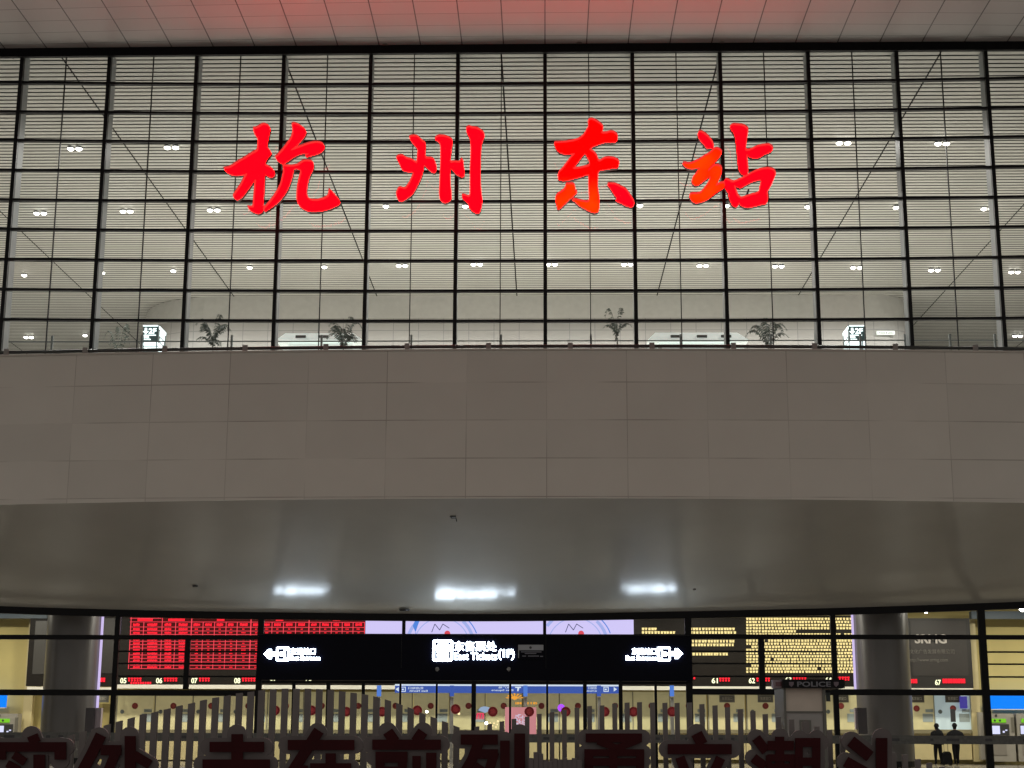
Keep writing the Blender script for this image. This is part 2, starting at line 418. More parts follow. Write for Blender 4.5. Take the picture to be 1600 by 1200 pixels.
# ---- pillars with the 2F signs
def pillar(x0, x1, sx0, sx1, label):
    d = 60.2; xm = (x0+x1)/2
    t = thing('sign_pillar', label, 'sign', (W(xm, 540, d).x, d, ZF2), 'lit floor signs inside the window')
    a, b = W(x0, 525, d).x, W(x1, 525, d).x; zt = W(xm, 508, d).z
    MB().box(a, b, d, d+1.3, ZF2, zt).build('body', TEAL, t)
    left = sx0 < x0
    mb = MB(); pbox(mb, x0, 508, x1-2 if left else x1, 509.8, d-.03, .02)
    pbox(mb, x0+1, 533.4, x0+20, 540, d-.03, .02); pbox(mb, x0+1, 541.6, x0+20, 548, d-.03, .02)
    pbox(mb, x0+22, 533.4, x1-.5, 540, d-.03, .02); pbox(mb, x0+22, 541.6, x1-.5, 548, d-.03, .02)
    pbox(mb, x0+1, 523, x0+20, 524.2, d-.03, .02); mb.build('lit_panel', SIGNL, t)
    # side cheek, seen obliquely
    xs = a if left else b; e = -.02 if left else .02
    mb = MB()
    for za, zb, ya, yb in ((508.5, 513, .1, 1.2), (515, 523, .25, 1.0), (526, 531, .3, .9), (534, 540, .15, 1.2), (541.6, 548, .15, 1.2)):
        mb.box(min(xs, xs+e), max(xs, xs+e), d+ya, d+yb, W(xm, zb, d).z, W(xm, za, d).z)
    mb.build('side_panel', SIGNL, t)
    text_px('2F', 'lettering', SIGNL, x0+9, 513, x0+21, 521.5, d-.005, t, .02)
    mb = MB(); xa = W(x0+4.5, 517, d).x; z = W(x0+4.5, 521.8, d).z; zz = W(x0+4.5, 512.6, d).z
    mb.box(xa-.045, xa+.045, d-.03, d-.005, z+.08, zz)
    mb.add([(xa-.12, d-.03, z+.11), (xa+.12, d-.03, z+.11), (xa, d-.03, z-.02), (xa-.12, d-.005, z+.11), (xa+.12, d-.005, z+.11), (xa, d-.005, z-.02)], [(0,1,2), (3,5,4), (0,3,4,1), (1,4,5,2), (2,5,3,0)])
    mb.build('arrow', SIGNL, t)
    text_px('到达', 'lettering', SIGNL, x0+1.5, 525, x0+9.5, 528.6, d-.005, t, .02)
    text_px('Arrivals', 'lettering', SIGNL, x0+1.5, 529.2, x0+12, 531.2, d-.005, t, .02)
pillar(223.5, 247, 247, 255, 'lit 2F sign pillar behind the glass, near the left end')
pillar(1327, 1352, 1320, 1327, 'lit 2F sign pillar behind the glass, near the right end')

# ---- kiosks inside
def kiosk(x0, x1, y0, d, lab):
    t = thing('information_kiosk', lab, 'kiosk', (W((x0+x1)/2, 540, d).x, d, ZF2))
    a, b = W(x0, 530, d).x, W(x1, 530, d).x; z = W((x0+x1)/2, y0, d).z
    mb = MB(); zb = W((x0+x1)/2, 531, d).z
    vs = [(a, d, zb), (b, d, zb), (b-.45, d+.3, z), (a+.35, d+.3, z), (a, d+4, zb), (b, d+4, zb), (b-.45, d+3.7, z), (a+.35, d+3.7, z)]
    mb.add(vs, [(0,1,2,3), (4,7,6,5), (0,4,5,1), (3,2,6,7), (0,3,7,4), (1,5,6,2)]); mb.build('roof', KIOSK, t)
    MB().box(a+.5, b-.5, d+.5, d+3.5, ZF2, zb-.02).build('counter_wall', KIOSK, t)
    for f in (.28, .54, .78):
        x = a+(b-a)*f; zz = z*.45+zb*.55
        MB().box(x-.22, x+.22, d+.07, d+.2, zz-.06, zz+.06).build('slot_vent', SLOT, t)
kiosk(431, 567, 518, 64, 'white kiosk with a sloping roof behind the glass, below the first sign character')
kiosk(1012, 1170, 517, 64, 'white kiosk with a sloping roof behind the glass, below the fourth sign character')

# ---- potted palms inside
def palm(px, ptop, d, n, spread, seed, lab):
    rnd = random.Random(seed); x = W(px, 540, d).x; zt = W(px, ptop, d).z
    t = thing('potted_palm', lab, 'plant', (x, d, ZF2), 'potted palms behind the glass')
    h = zt-ZF2
    MB().tube([(x, d, ZF2+.3), (x+.03, d, ZF2+h*.4), (x-.02, d, ZF2+h*.62)], [.035, .03, .02], 8).build('trunk', TRUNK, t)
    MB().tube([(x, d, ZF2), (x, d, ZF2+.02), (x, d, ZF2+.42)], [.2, .2, .27], 14).build('pot', SLOT, t)
    mb = MB()
    for i in range(n):
        a = 2*PI*i/n+rnd.uniform(-.4, .4); L = rnd.uniform(.75, 1.15)*spread; lift = rnd.uniform(.3, 1.05)*h*.42
        b = Vector((x, d, ZF2+h*rnd.uniform(.48, .64))); prev = b
        for k in range(1, 9):
            u = k/8
            p = b+Vector((math.cos(a)*L*u, math.sin(a)*L*u, lift*math.sin(u*2.3)-.22*u*u*L))
            mb.tube([prev, p], [.008, .006], 4, cap=False)
            for sgn in (-1, 1):
                for q in (0, 1):
                    c = prev.lerp(p, .5*q); side = Vector((-math.sin(a), math.cos(a), 0))*sgn
                    l = .30*spread*(1.1-abs(u-.5))*rnd.uniform(.7, 1.1)
                    tip = c+side*l*.75+Vector((math.cos(a)*l*.5, math.sin(a)*l*.5, -l*rnd.uniform(.2, .75)))
                    wv = (p-prev).normalized()*.032*rnd.uniform(.7, 1.3)
                    mid = c.lerp(tip, .45)+Vector((0, 0, .02))
                    mb.add([c, mid+wv, tip, mid-wv], [(0, 1, 2, 3)])
            prev = p
    mb.build('crown', LEAF, t)
palm(332, 490, 59.9, 11, .78, 3, 'drooping green potted palm behind the glass, right of the left 2F pillar')
palm(536, 500, 60.2, 12, .72, 5, 'bushy potted palm behind the glass in front of the left white kiosk')
palm(964, 478, 60.0, 8, .55, 8, 'tall thin potted palm behind the glass, below the third sign character')
palm(1200, 500, 60.2, 10, .8, 11, 'low potted palm behind the glass, right of the right white kiosk')
palm(186, 504, 66.5, 7, .6, 15, 'small pale potted palm behind the glass, left of the left 2F pillar')

# ---- low planting behind the parapet
mb = MB(); rnd = random.Random(2)
for i in range(260):
    px = rnd.choice([rnd.uniform(715, 850), rnd.uniform(715, 850), rnd.uniform(1010, 1030)]); d = 57.9+rnd.random()*.25
    b = W(px, 548, d); b.y = d; z = W(px, 548-rnd.uniform(0, 13)*rnd.random(), d).z
    mb.add([(b.x-.02, d, ZF2), (b.x+.02, d, ZF2), (b.x+rnd.uniform(-.12, .12), d+rnd.uniform(-.05, .05), z), (b.x+rnd.uniform(-.05, .03), d, (z+ZF2)/2)], [(0, 1, 2, 3)])
o = mb.build('planter_grass', LEAF); o['kind'] = 'stuff'; o['label'] = 'low dark planting along the foot of the glass'; o['category'] = 'plants'

# ---- grey fascia (convex) with its parapet rail, and the soffit below
def fy(x): return 53+(x-1)**2/522
ZP = W(851, 545.5, 53).z; ZFB = W(800, 778.3, 53).z
def zb_f(x): return ZFB-.10*((x-.5)/17.7)**2
fa = thing('fascia_wall', 'broad grey panelled fascia curving across the station front below the glass', 'wall', (0, 53, ZFB))
xs = [-34+68*i/96 for i in range(97)]
mb = MB()
for a, b in zip(xs, xs[1:]):
    mb.quad((a, fy(a), zb_f(a)), (b, fy(b), zb_f(b)), (b, fy(b), ZP), (a, fy(a), ZP))
f_o = mb.build('fascia_panel', FASCIA, fa, smooth=True)
# joints keep step with the photo: shift the object space so the grid starts at a joint
jx, jz = W(854, 600, 53).x, W(851, 715.5, 53).z
for v in f_o.data.vertices: v.co.x -= jx; v.co.z -= jz
f_o.matrix_parent_inverse = Matrix(); f_o.location = Vector((jx, 0, jz))-fa.location
mb = MB()
for a, b in zip(xs, xs[1:]):
    mb.add([(a, fy(a)-.03, ZP-.05), (b, fy(b)-.03, ZP-.05), (b, fy(b)-.03, ZP+.02), (a, fy(a)-.03, ZP+.02), (a, fy(a)+1.2, ZP+.02), (b, fy(b)+1.2, ZP+.02), (a, fy(a)+.02, ZP-.05), (b, fy(b)+.02, ZP-.05)],
           [(0, 1, 2, 3), (3, 2, 5, 4), (6, 7, 1, 0)])
mb.build('coping', mat('coping', (.45, .42, .38), .5, var=.08), fa)
mb = MB(); c1 = [(x, fy(x)+.5, W(851, 541, 53.5).z) for x in xs]
mb.tube(c1, .062, 10); ra = thing('parapet_rail', 'dark tubular handrail running along the top of the grey fascia', 'railing', (0, 53.5, ZP))
mb.build('rail', HANDRAIL, ra, smooth=True)
for i in range(-7, 7):
    p = W(891+127.4*i, 541, 53.5); x = p.x
    MB().box(x-.09, x+.09, fy(x)+.38, fy(x)+.44, ZP+.02, W(851, 536.5, 53.5).z).build('bracket', BRACKET, ra)

DL = 60.0
top_px = [(-220, 938), (0, 952), (200, 957.5), (300, 959.5), (400, 961), (625, 963.5), (740, 964), (850, 963.5), (1080, 959.5), (1320, 954), (1527, 947), (1700, 940), (1860, 932)]
def topz(x):
    P = [(W(a, b, DL).x, W(a, b, DL).z) for a, b in top_px]
    if x <= P[0][0]: return P[0][1]
    for (xa, za), (xb, zb) in zip(P, P[1:]):
        if x <= xb: return za+(zb-za)*(x-xa)/(xb-xa)
    return P[-1][1]
PS, PE = .885, 1.104          # slope of the soffit (as a share of the mean) at its front and at its foot
def prof(v):
    if v < .3: return PS*v
    if v < .65: return PS*v+(PE-PS)*(v-.3)**2/.7
    return PS*.65+(PE-PS)*.175+PE*(v-.65)
so = MB(); nv = 24
xs2 = [-34+68*i/120 for i in range(121)]
tz = [topz(x) for x in xs2]
for _ in range(6): tz = [tz[0]]+[(tz[i-1]+2*tz[i]+tz[i+1])/4 for i in range(1, len(tz)-1)]+[tz[-1]]
def sp(i, j):
    x = xs2[i]; v = j/nv; ya, za = fy(x)+.02, zb_f(x)
    return (x, ya+(DL+.1-ya)*v, za+(tz[i]-za)*(prof(v)))
vs = [sp(i, j) for i in range(121) for j in range(nv+1)]
fs = [(i*(nv+1)+j, (i+1)*(nv+1)+j, (i+1)*(nv+1)+j+1, i*(nv+1)+j+1) for i in range(120) for j in range(nv)]
so.add(vs, fs)
sof = thing('soffit', 'smooth glossy beige soffit sloping down behind the fascia to the doors', 'soffit', (0, 56, 8))
so.build('soffit_shell', SOFFIT, sof, smooth=True)
def on_soffit(px, py):
    best = None
    o = Vector((0, 0, CAMZ)); r = W(px, py, 60)-o
    for j in range(2000):
        yy = 53+j*.0036; p = o+r*(yy/r.y)
        i = min(range(121), key=lambda k: abs(xs2[k]-p.x)); ya = fy(p.x)+.02; v = max(0, (yy-ya)/(DL+.1-ya))
        z = zb_f(p.x)+(tz[i]-zb_f(p.x))*prof(v)
        if p.z >= z: return p
    return p
for px, py, r, nm, lab in ((305, 916, .12, 'ceiling_sensor', 'small dark round sensor on the soffit, near the left sign'), (632, 953.5, .22, 'ceiling_sensor', 'flat dark fitting at the soffit foot, left of the centre sign'), (1085, 921, .07, 'ceiling_sensor', 'tiny grey fitting on the soffit, right of the right-hand light patch')):
    p = on_soffit(px, py)
    tag(MB().tube([p+Vector((0, 0, .03)), p-Vector((0, .0, .03))], [r, r*.8], 14).build(nm, BRACKET if px > 1000 else MACHD), lab.replace('right-hand ', ''), 'sensor')
p = on_soffit(708, 807); mb = MB()
mb.tube([p+Vector((-.12, 0, .02)), p+Vector((-.05, 0, -.06)), p+Vector((.1, 0, -.06)), p+Vector((.13, 0, -.18))], .02, 6)
mb.box(p.x-.1, p.x+.1, p.y-.05, p.y+.05, p.z-.03, p.z+.03)
tag(mb.build('soffit_hook', MACHD), 'small dark hook hanging from the middle of the soffit', 'hook')

# ---- building fabric over the ticket hall, hidden from the plaza
struct(MB().box(-40, 40, 60.3, 72, 7.0, 7.3).build('hall_ceiling', HALLCEIL))
struct(MB().box(-40, 40, 59.8, 72, -.4, 0).build('hall_floor', HALLFLOOR))
struct(MB().box(-40.3, -40, 60, 72, 0, 7).build('hall_side_wall', YWALL))
struct(MB().box(40, 40.3, 60, 72, 0, 7).build('hall_side_wall', YWALL))
YW = 70.0
struct(MB().box(-40, 40, YW, YW+.3, 0, 7).build('hall_back_wall', YWALL))

# ---- entrance façade
fc = thing('entrance_facade', 'black framed glazed ground floor front of the ticket hall', 'glazed front', (0, DL, 0))
def vb(px, py, w, y0, y1, name='mullion', th=.16, m=BLACK):
    mb = MB(); z1 = W(px, y0, DL).z; z0 = 0 if y1 >= 1195 else W(px, y1, DL).z
    vbar(mb, px, py, w, z1, z0, DL, th); return mb.build(name, m, fc)
for px, wd, y0, y1 in ((-60, 9, 960, 1200), (181, 7.5, 962, 1200), (292.5, 8, 1000, 1077), (406, 9, 965, 1200), (631, 5, 966, 991), (851, 5, 966, 991), (1076, 10, 964, 1200), (1190, 9, 1000, 1077), (1303.5, 8, 960, 1200), (1537, 11, 950, 1200), (1765, 9, 950, 1200)):
    vb(px, 1030 if y0 > 990 or y1 > 1190 else 980, wd, y0-6, y1)
mb = MB()
for a, b in zip(xs2, xs2[1:]):
    i = xs2.index(a); za, zb = tz[i], tz[i+1]; h = .17
    mb.add([(a, DL-.09, za-h), (b, DL-.09, zb-h), (b, DL-.09, zb+.12), (a, DL-.09, za+.12), (a, DL+.09, za-h), (b, DL+.09, zb-h)], [(0, 1, 2, 3), (4, 5, 1, 0)])
mb.build('head_beam', BLACK, fc)
def hb(x0, x1, y, w, name='transom', th=.14, m=BLACK, d=DL):
    mb = MB(); a, b = W(x0, y, d).x, W(x1, y, d).x; z = W((x0+x1)/2, y, d).z; h = w/2*d/FPX
    mb.box(a, b, d-th/2-.004, d+th/2+.004, z-h, z+h); return mb.build(name, m, fc)
for x0, x1 in ((-260, 402), (1080, 1860)):
    hb(x0, x1, 995.6, 7); hb(x0, x1, 1082, 9)
for x0, x1 in ((185, 402), (1080, 1300), (1542, 1760)):
    for y in (1018, 1037, 1057): hb(x0, x1, y+(1 if x0 > 1500 else 0), 2.6, 'louvre_bar', .05)
hb(-260, 1860, 1153.5, 12.5, 'frosted_band', .006, BAND, DL-.12)
mb = MB(); rnd = random.Random(4); x = -24
while x < 24:
    z = W(800, 1153.5, DL).z; ww = rnd.uniform(.1, .5)
    mb.box(x, x+ww, DL-.13, DL-.126, z-.05, z+.05); x += ww+rnd.uniform(.2, 1.2)
mb.build('band_marking', BANDMARK, fc)
xe = [-260, 181, 406, 1076, 1303.5, 1537, 1860]
for a, b in zip(xe, xe[1:]):
    mb = MB(); xa, xb = W(a, 1030, DL).x+.12, W(b, 1030, DL).x-.12
    zt = W((a+b)/2, 966, DL).z if a == 406 else min(topz(xa), topz(xb))-.15
    zb = W((a+b)/2, 993, DL).z if a == 406 else .02
    mb.quad((xa, DL, zb), (xb, DL, zb), (xb, DL, zt), (xa, DL, zt)); mb.build('glass_pane', GLASS, fc)
# doors
dx = [406, 458, 512, 567, 625, 682, 740, 797, 855, 914, 970, 1025, 1076]
dw = {458: 5, 512: 6, 567: 5, 625: 3, 682: 3, 740: 7, 797: 3.5, 855: 3.2, 914: 6, 970: 6, 1025: 4}
for px, wd in dw.items(): vb(px, 1110, wd, 1064, 1200, 'door_post', .1)
hb(410, 1072, 1066.5, 4, 'door_head', .12)
STK = {430: 1110, 487: 1110, 541: 1112, 597: 1112, 652: 1110, 712: 1108, 770: 1112, 827: 1112, 884: 1112, 945: 1112, 990: 1112, 1050: 1112}
def paper_cut(mb, c, r, d):
    n = 16
    for k in range(n):
        a = 2*PI*k/n; mb.tube([(c.x+r*.78*math.cos(a), d, c.z+r*.78*math.sin(a)), (c.x+r*.78*math.cos(a), d+.004, c.z+r*.78*math.sin(a))], r*.26, 8)
    disc(mb, c, r*.70, d+.001, 18, th=.003)
for a, b in zip(dx, dx[1:]):
    xa, xb = W(a, 1120, DL).x+.09, W(b, 1120, DL).x-.09; zt = W((a+b)/2, 1069, DL).z
    lf = MB().quad((xa, DL, .03), (xb, DL, .03), (xb, DL, zt), (xa, DL, zt)).build('door_leaf', DOORGLASS, fc)
    px = min(STK, key=lambda q: abs(q-(a+b)/2)); c = W(px, STK[px], DL)
    mb = MB(); paper_cut(mb, c, .185, DL-.018); s_ = mb.build('paper_flower', STICKB, fc); s_.parent = lf; s_.matrix_parent_inverse = Matrix()
    xh = W(b-5 if dx.index(a) % 2 == 0 else a+5, 1140, DL).x
    hd = MB().tube([(xh, DL-.07, .9), (xh, DL-.07, 1.35)], .018, 8).build('handle', HANDRAIL, fc); hd.parent = lf; hd.matrix_parent_inverse = Matrix()

# ---- lit sign box over the doors
DS = 59.78
sb = thing('entrance_sign', 'long black sign box with lit white wayfinding letters over the doors', 'sign', (0, DS, 5))
mb = MB(); xa, xb = W(402, 1027, DS).x, W(1081, 1027, DS).x
mb.box(xa, xb, DS, DL-.12, W(740, 1063.5, DS).z, W(740, 990.5, DS).z); mb.build('sign_box', NAVY, sb)
hb(402, 1081, 991.8, 1.6, 'sign_edge', .02, DARKSTEEL, DS-.03)
for px in (627, 853):
    mb = MB(); vbar(mb, px, 1027, 1.0, W(px, 992, DS).z, W(px, 1044, DS).z, DS-.004, .01); mb.build('joint', DARKSTEEL, sb)
def rframe(mb, x0, y0, x1, y1, d, t, r=2.0, th=.04):
    """rounded square outline"""
    def ring(i):
        pts = []; xa, xb, za, zb = W(x0+i, (y0+y1)/2, d).x, W(x1-i, (y0+y1)/2, d).x, W((x0+x1)/2, y1-i, d).z, W((x0+x1)/2, y0+i, d).z
        R = max(.01, (r-i*.6)*d/FPX)
        for cx, cz, a0 in ((xb-R, zb-R, 0), (xa+R, zb-R, 90), (xa+R, za+R, 180), (xb-R, za+R, 270)):
            for k in range(5): a = math.radians(a0+22.5*k); pts.append((cx+R*math.cos(a), cz+R*math.sin(a)))
        return pts
    o_, i_ = ring(0), ring(t); n = len(o_)
    vs = [(x, d-th, z) for x, z in o_]+[(x, d-th, z) for x, z in i_]+[(x, d, z) for x, z in o_]+[(x, d, z) for x, z in i_]
    fs = []
    for k in range(n):
        q = (k+1) % n
        fs += [(k, q, n+q, n+k), (2*n+k, 3*n+k, 3*n+q, 2*n+q), (k, 2*n+k, 2*n+q, q), (n+k, n+q, 3*n+q, 3*n+k)]
    mb.add(vs, fs)
def poly(mb, pts, d, th=.04):
    P = [W(x, y, d) for x, y in pts]; n = len(P)
    mb.add([(p.x, d-th, p.z) for p in P]+[(p.x, d, p.z) for p in P], [tuple(range(n)), tuple(range(2*n-1, n-1, -1))]+[(k, n+k, n+(k+1) % n, (k+1) % n) for k in range(n)])
D1 = DS-.01
# left group
mb = MB(); poly(mb, [(412.5, 1022), (420, 1014.5), (424.5, 1014.5), (424.5, 1018.6), (430.5, 1018.6), (430.5, 1025.2), (424.5, 1025.2), (424.5, 1029.4), (420, 1029.4)], D1); mb.build('arrow', SIGNW, sb)
mb = MB(); rframe(mb, 431.8, 1011, 452, 1032.8, D1, 2.6); poly(mb, [(438, 1019), (444, 1019), (444, 1014.5), (449.5, 1014.5), (449.5, 1015.2), (445.6, 1017), (445.6, 1027), (449.5, 1028.6), (449.5, 1029.5), (444, 1029.5), (444, 1025), (438, 1025), (434.4, 1022)], D1)
mb.build('entrance_symbol', SIGNW, sb)
text_px('东进站口', 'lettering', SIGNW, 454, 1012.5, 493, 1023, D1, sb, .012, .04)
text_px('East Entrance', 'lettering', SIGNW, 453.5, 1024.6, 500.5, 1031.6, D1, sb, .012, .04)
# centre group
mb = MB(); rframe(mb, 676, 1000, 707.5, 1033, D1, 3.4, 3.2); mb.build('symbol_frame', SIGNW, sb)
mb = MB(); c = W(692, 1014, D1); c2 = W(691.5, 1020, D1)
mb.tube([(c.x, D1-.04, c.z), (c.x, D1, c.z)], .255, 24); poly(mb, [(683.5, 1029.6), (683, 1022), (688, 1018), (697, 1018), (701, 1022), (699.8, 1029.6)], D1); poly(mb, [(681, 1013), (684, 1007), (689, 1004.5), (698, 1004.5), (703.5, 1009), (704, 1015), (701, 1016)], D1)
mb.build('clerk_symbol', SIGNW, sb)
mb = MB(); mb.tube([(c2.x+.085*math.cos(2*PI*k/16), D1-.05, c2.z+.085*math.sin(2*PI*k/16)) for k in range(17)], .009, 5); mb.build('clerk_outline', MACHD, sb)
text_px('东售票处', 'lettering', SIGNW, 710, 1002, 776, 1017.5, D1, sb, .012, .04)
text_px('East Tickets', 'lettering', SIGNW, 710, 1019.8, 776.5, 1031, D1, sb, .012, .04)
text_px('(1F)', 'lettering', SIGNW, 778.5, 1014.5, 804, 1031, D1, sb, .025, .04)
# right group
mb = MB(); poly(mb, [(1066.8, 1021.5), (1059, 1013.8), (1054.5, 1013.8), (1054.5, 1018), (1048.5, 1018), (1048.5, 1024.6), (1054.5, 1024.6), (1054.5, 1029.2), (1059, 1029.2)], D1); mb.build('arrow', SIGNW, sb)
mb = MB(); rframe(mb, 1027, 1011, 1047.5, 1032.8, D1, 2.6); poly(mb, [(1041, 1019), (1035, 1019), (1035, 1014.5), (1029.5, 1014.5), (1029.5, 1015.2), (1033.4, 1017), (1033.4, 1027), (1029.5, 1028.6), (1029.5, 1029.5), (1035, 1029.5), (1035, 1025), (1041, 1025), (1044.6, 1022)], D1)
mb.build('entrance_symbol', SIGNW, sb)
text_px('东进站口', 'lettering', SIGNW, 987.5, 1012.5, 1025.5, 1023, D1, sb, .012, .04)
text_px('East Entrance', 'lettering', SIGNW, 978, 1024.6, 1025.5, 1031.6, D1, sb, .012, .04)
# notice board fixed beside the centre sign
nb = thing('notice_plate', 'small grey and black notice plate on the sign box, beside the centre letters', 'notice', tuple(W(830, 1020, DS)))
mb = MB(); pbox(mb, 809, 1006.5, 850, 1029.5, DS-.06, .05); mb.build('plate', NAVY, nb)
mb = MB(); pbox(mb, 811, 1007.5, 849, 1016, DS-.075, .012); pbox(mb, 809.6, 1007.5, 811, 1028, DS-.075, .012); mb.build('header', mat('plate_grey', (.32, .33, .36), .5), nb)
mb = MB(); disc(mb, W(829, 1012, DS), .05, DS-.082, 12, th=.006); mb.build('badge', MACHD, nb)
mb = MB()
for y, x0, x1 in ((1018.5, 814, 846), (1021, 820, 838), (1025, 816, 822), (1025, 825, 842), (1025.5, 844, 848.5)): pbox(mb, x0, y-.7, x1, y+.8, DS-.075, .012)
mb.build('text_line', mat('plate_text', (.14, .14, .17), .5), nb)
for px, lab in ((683, 'under the clerk symbol'), (795, 'under the bracketed 1F')):
    p = W(px, 1047.5, DS); t = thing('dome_camera', f'small grey dome camera on the sign box {lab}', 'camera', (p.x, DS, p.z))
    MB().tube([(p.x, DS-.02, p.z+.05), (p.x, DS-.09, p.z+.05)], [.075, .07], 14).build('mount', BRACKET, t)
    MB().tube([(p.x, DS-.06, p.z+.04), (p.x, DS-.06, p.z-.01), (p.x, DS-.06, p.z-.04)], [.065, .05, .02], 14).build('dome', BRACKET, t)

# ================================================================ TICKET HALL
# lamps in the hall ceiling
for i, x in enumerate([-27+3.4*k for k in range(17)]):
    t = thing('hall_lamp', f'square white lamp in the ticket hall ceiling, {ORD[i]} from the left', 'ceiling lamp', (x, 65.2, 6.95), 'lamps in the ticket hall ceiling')
    MB().box(x-.32, x+.32, 64.9, 65.5, 6.93, 6.99).build('housing', FIN, t)
    MB().box(x-.28, x+.28, 64.94, 65.46, 6.91, 6.925).build('diffuser', LAMP, t)
    ld = bpy.data.lights.new('hall_lamp_beam', 'AREA'); ld.shape = 'RECTANGLE'; ld.size = .56; ld.size_y = .52; ld.energy = HALL_W; ld.color = (1, .95, .80)
    lo = bpy.data.objects.new('hall_lamp_beam', ld); COL.objects.link(lo); lo.location = (x, 65.2, 6.9)
p = W(1597, 951, 61.2)
t = thing('spot_lamp', 'bright round spot lamp by the right edge of the hall window', 'lamp', tuple(p))
MB().tube([p+Vector((0, .1, 0)), p], [.1, .13], 16).build('housing', BRACKET, t)
MB().tube([p+Vector((0, -.01, 0)), p+Vector((0, -.05, 0))], [.12, .05], 16).build('bulb', LAMP, t)
p = W(1447, 956, 63)
o = MB().tube([p, p+Vector((0, 0, -.06))], [.06, .045], 12).build('spot_lamp', LAMP); tag(o, 'tiny lit lamp above the dark advertising board', 'lamp')

# columns
def column(px, lab, grp, side):
    d = 64.0; c = W(px, 1040, d); r = 41.2/FPX*d
    t = thing('round_column', lab, 'column', (c.x, d, 0), grp)
    mb = MB(); mb.tube([(c.x, d, 0), (c.x, d, 6.98)], r, 48, cap=False); mb.build('shaft', COLUMN, t, smooth=True)
    MB().tube([(c.x, d, 0), (c.x, d, .25)], r+.03, 48).build('base', DARKSTEEL, t)
    x = c.x+side*(r+.06)
    MB().box(min(x-.04, x+.04), max(x-.04, x+.04), d-.1, d, W(px, 1084, d).z if side < 0 else W(px, 1108, d).z, 6.9).build('light_strip', PURPLE, t)
column(113, 'left grey round column inside the hall window', 'round columns in the ticket hall', 1)
column(1379, 'right grey round column inside the hall window', 'round columns in the ticket hall', -1)
for px, lab in ((140, 'left'), (1348, 'right')):
    t = thing('column_cabinet', f'narrow dark cabinet fixed to the inner side of the {lab} round column', 'cabinet', tuple(W(px, 1125, 62.4)))
    mb = MB(); pbox(mb, px-7, 1106, px+7, 1147, 62.4, .3); mb.build('cabinet_body', mat('cabinet_'+lab, (.05, .042, .05), .4), t)
    mb = MB(); e = 7.3 if lab == 'left' else -11.3; pbox(mb, px+e, 1106, px+e+(10 if lab == 'left' else 4), 1140, 62.5, .25); mb.build('side_panel', mat('cabinet_side_'+lab, (.40, .34, .40), .4), t)

# LED display board
DB = 68.6
bd = thing('display_board', 'long dark display board with red timetable, lilac screens and amber notices', 'display board', (0, DB, 4))
mb = MB(); pbox(mb, 186, 961, 1334, 1071, DB, .35); mb.build('board_case', BOARD, bd)
mb = MB(); pbox(mb, 183, 1071.3, 1334, 1077.5, DB-.05, .3); mb.build('shelf_light', WHITEP, bd)
for px in (187.5, 410.3, 1073.5):
    mb = MB(); pbox(mb, px-1.1, 962, px+1.1, 990, DB-.04, .03); mb.build('edge_light', PURPLE, bd)
DB1 = DB-.02
# red timetable
red = MB(); line = MB(); back = MB(); txt = MB(); rnd = random.Random(9)
def H(mb, x0, x1, y, t=.8): pbox(mb, x0, y-t/2, x1, y+t/2, DB1-.02, .015)
def V(mb, x, y0, y1, t=.9): 
    a = W(x, (y0+y1)/2, DB1).x; mb.box(a-t/2*DB/FPX, a+t/2*DB/FPX, DB1-.024, DB1-.008, W(x, y1, DB1).z, W(x, y0, DB1).z)
pbox(back, 203, 965, 570, 1046, DB1, .01)
colx = [203, 223, 252, 273, 298, 316, 334, 352, 369.5, 391, 409, 424, 442, 461, 482, 499, 517, 534, 551, 569]
rowy = [972, 980, 986, 991.5]+[997+5.35*k for k in range(10)]
for y in rowy: H(line, 203, 570, y)
H(line, 203, 252, 966); 
for x in colx: V(line, x, 972 if x not in (203, 252, 298, 391, 482) else 964.5, 1045.2, 1.5 if x in (298, 391, 482) else 1)
for x0, x1 in ((215, 238), (263, 289), (339, 350), (431, 443), (520, 532)):
    x = x0
    while x < x1: pbox(txt, x, 966.6, x+1.5, 970.2, DB1-.03, .012); x += 2.0
for ci, (a, b) in enumerate(zip(colx, colx[1:])):
    for ri, (ya, yb) in enumerate(zip(rowy, rowy[1:])):
        full = ri == 0 or ci < 4
        wd = (b-a)*(.5 if full else rnd.choice([.14, .14, .3])); m_ = (a+b)/2; x = m_-wd/2; hh = (yb-ya)*(.30 if full else .16)
        while x < m_+wd/2-.2:
            pbox(txt, x, (ya+yb)/2-hh*rnd.uniform(.6, 1), x+1.25, (ya+yb)/2+hh*rnd.uniform(.6, 1), DB1-.03, .012); x += 1.75
tt_ = back.build('timetable', LEDRD, bd); line.build('grid_line', LEDRP, bd); txt.build('timetable_text', LEDR, bd)
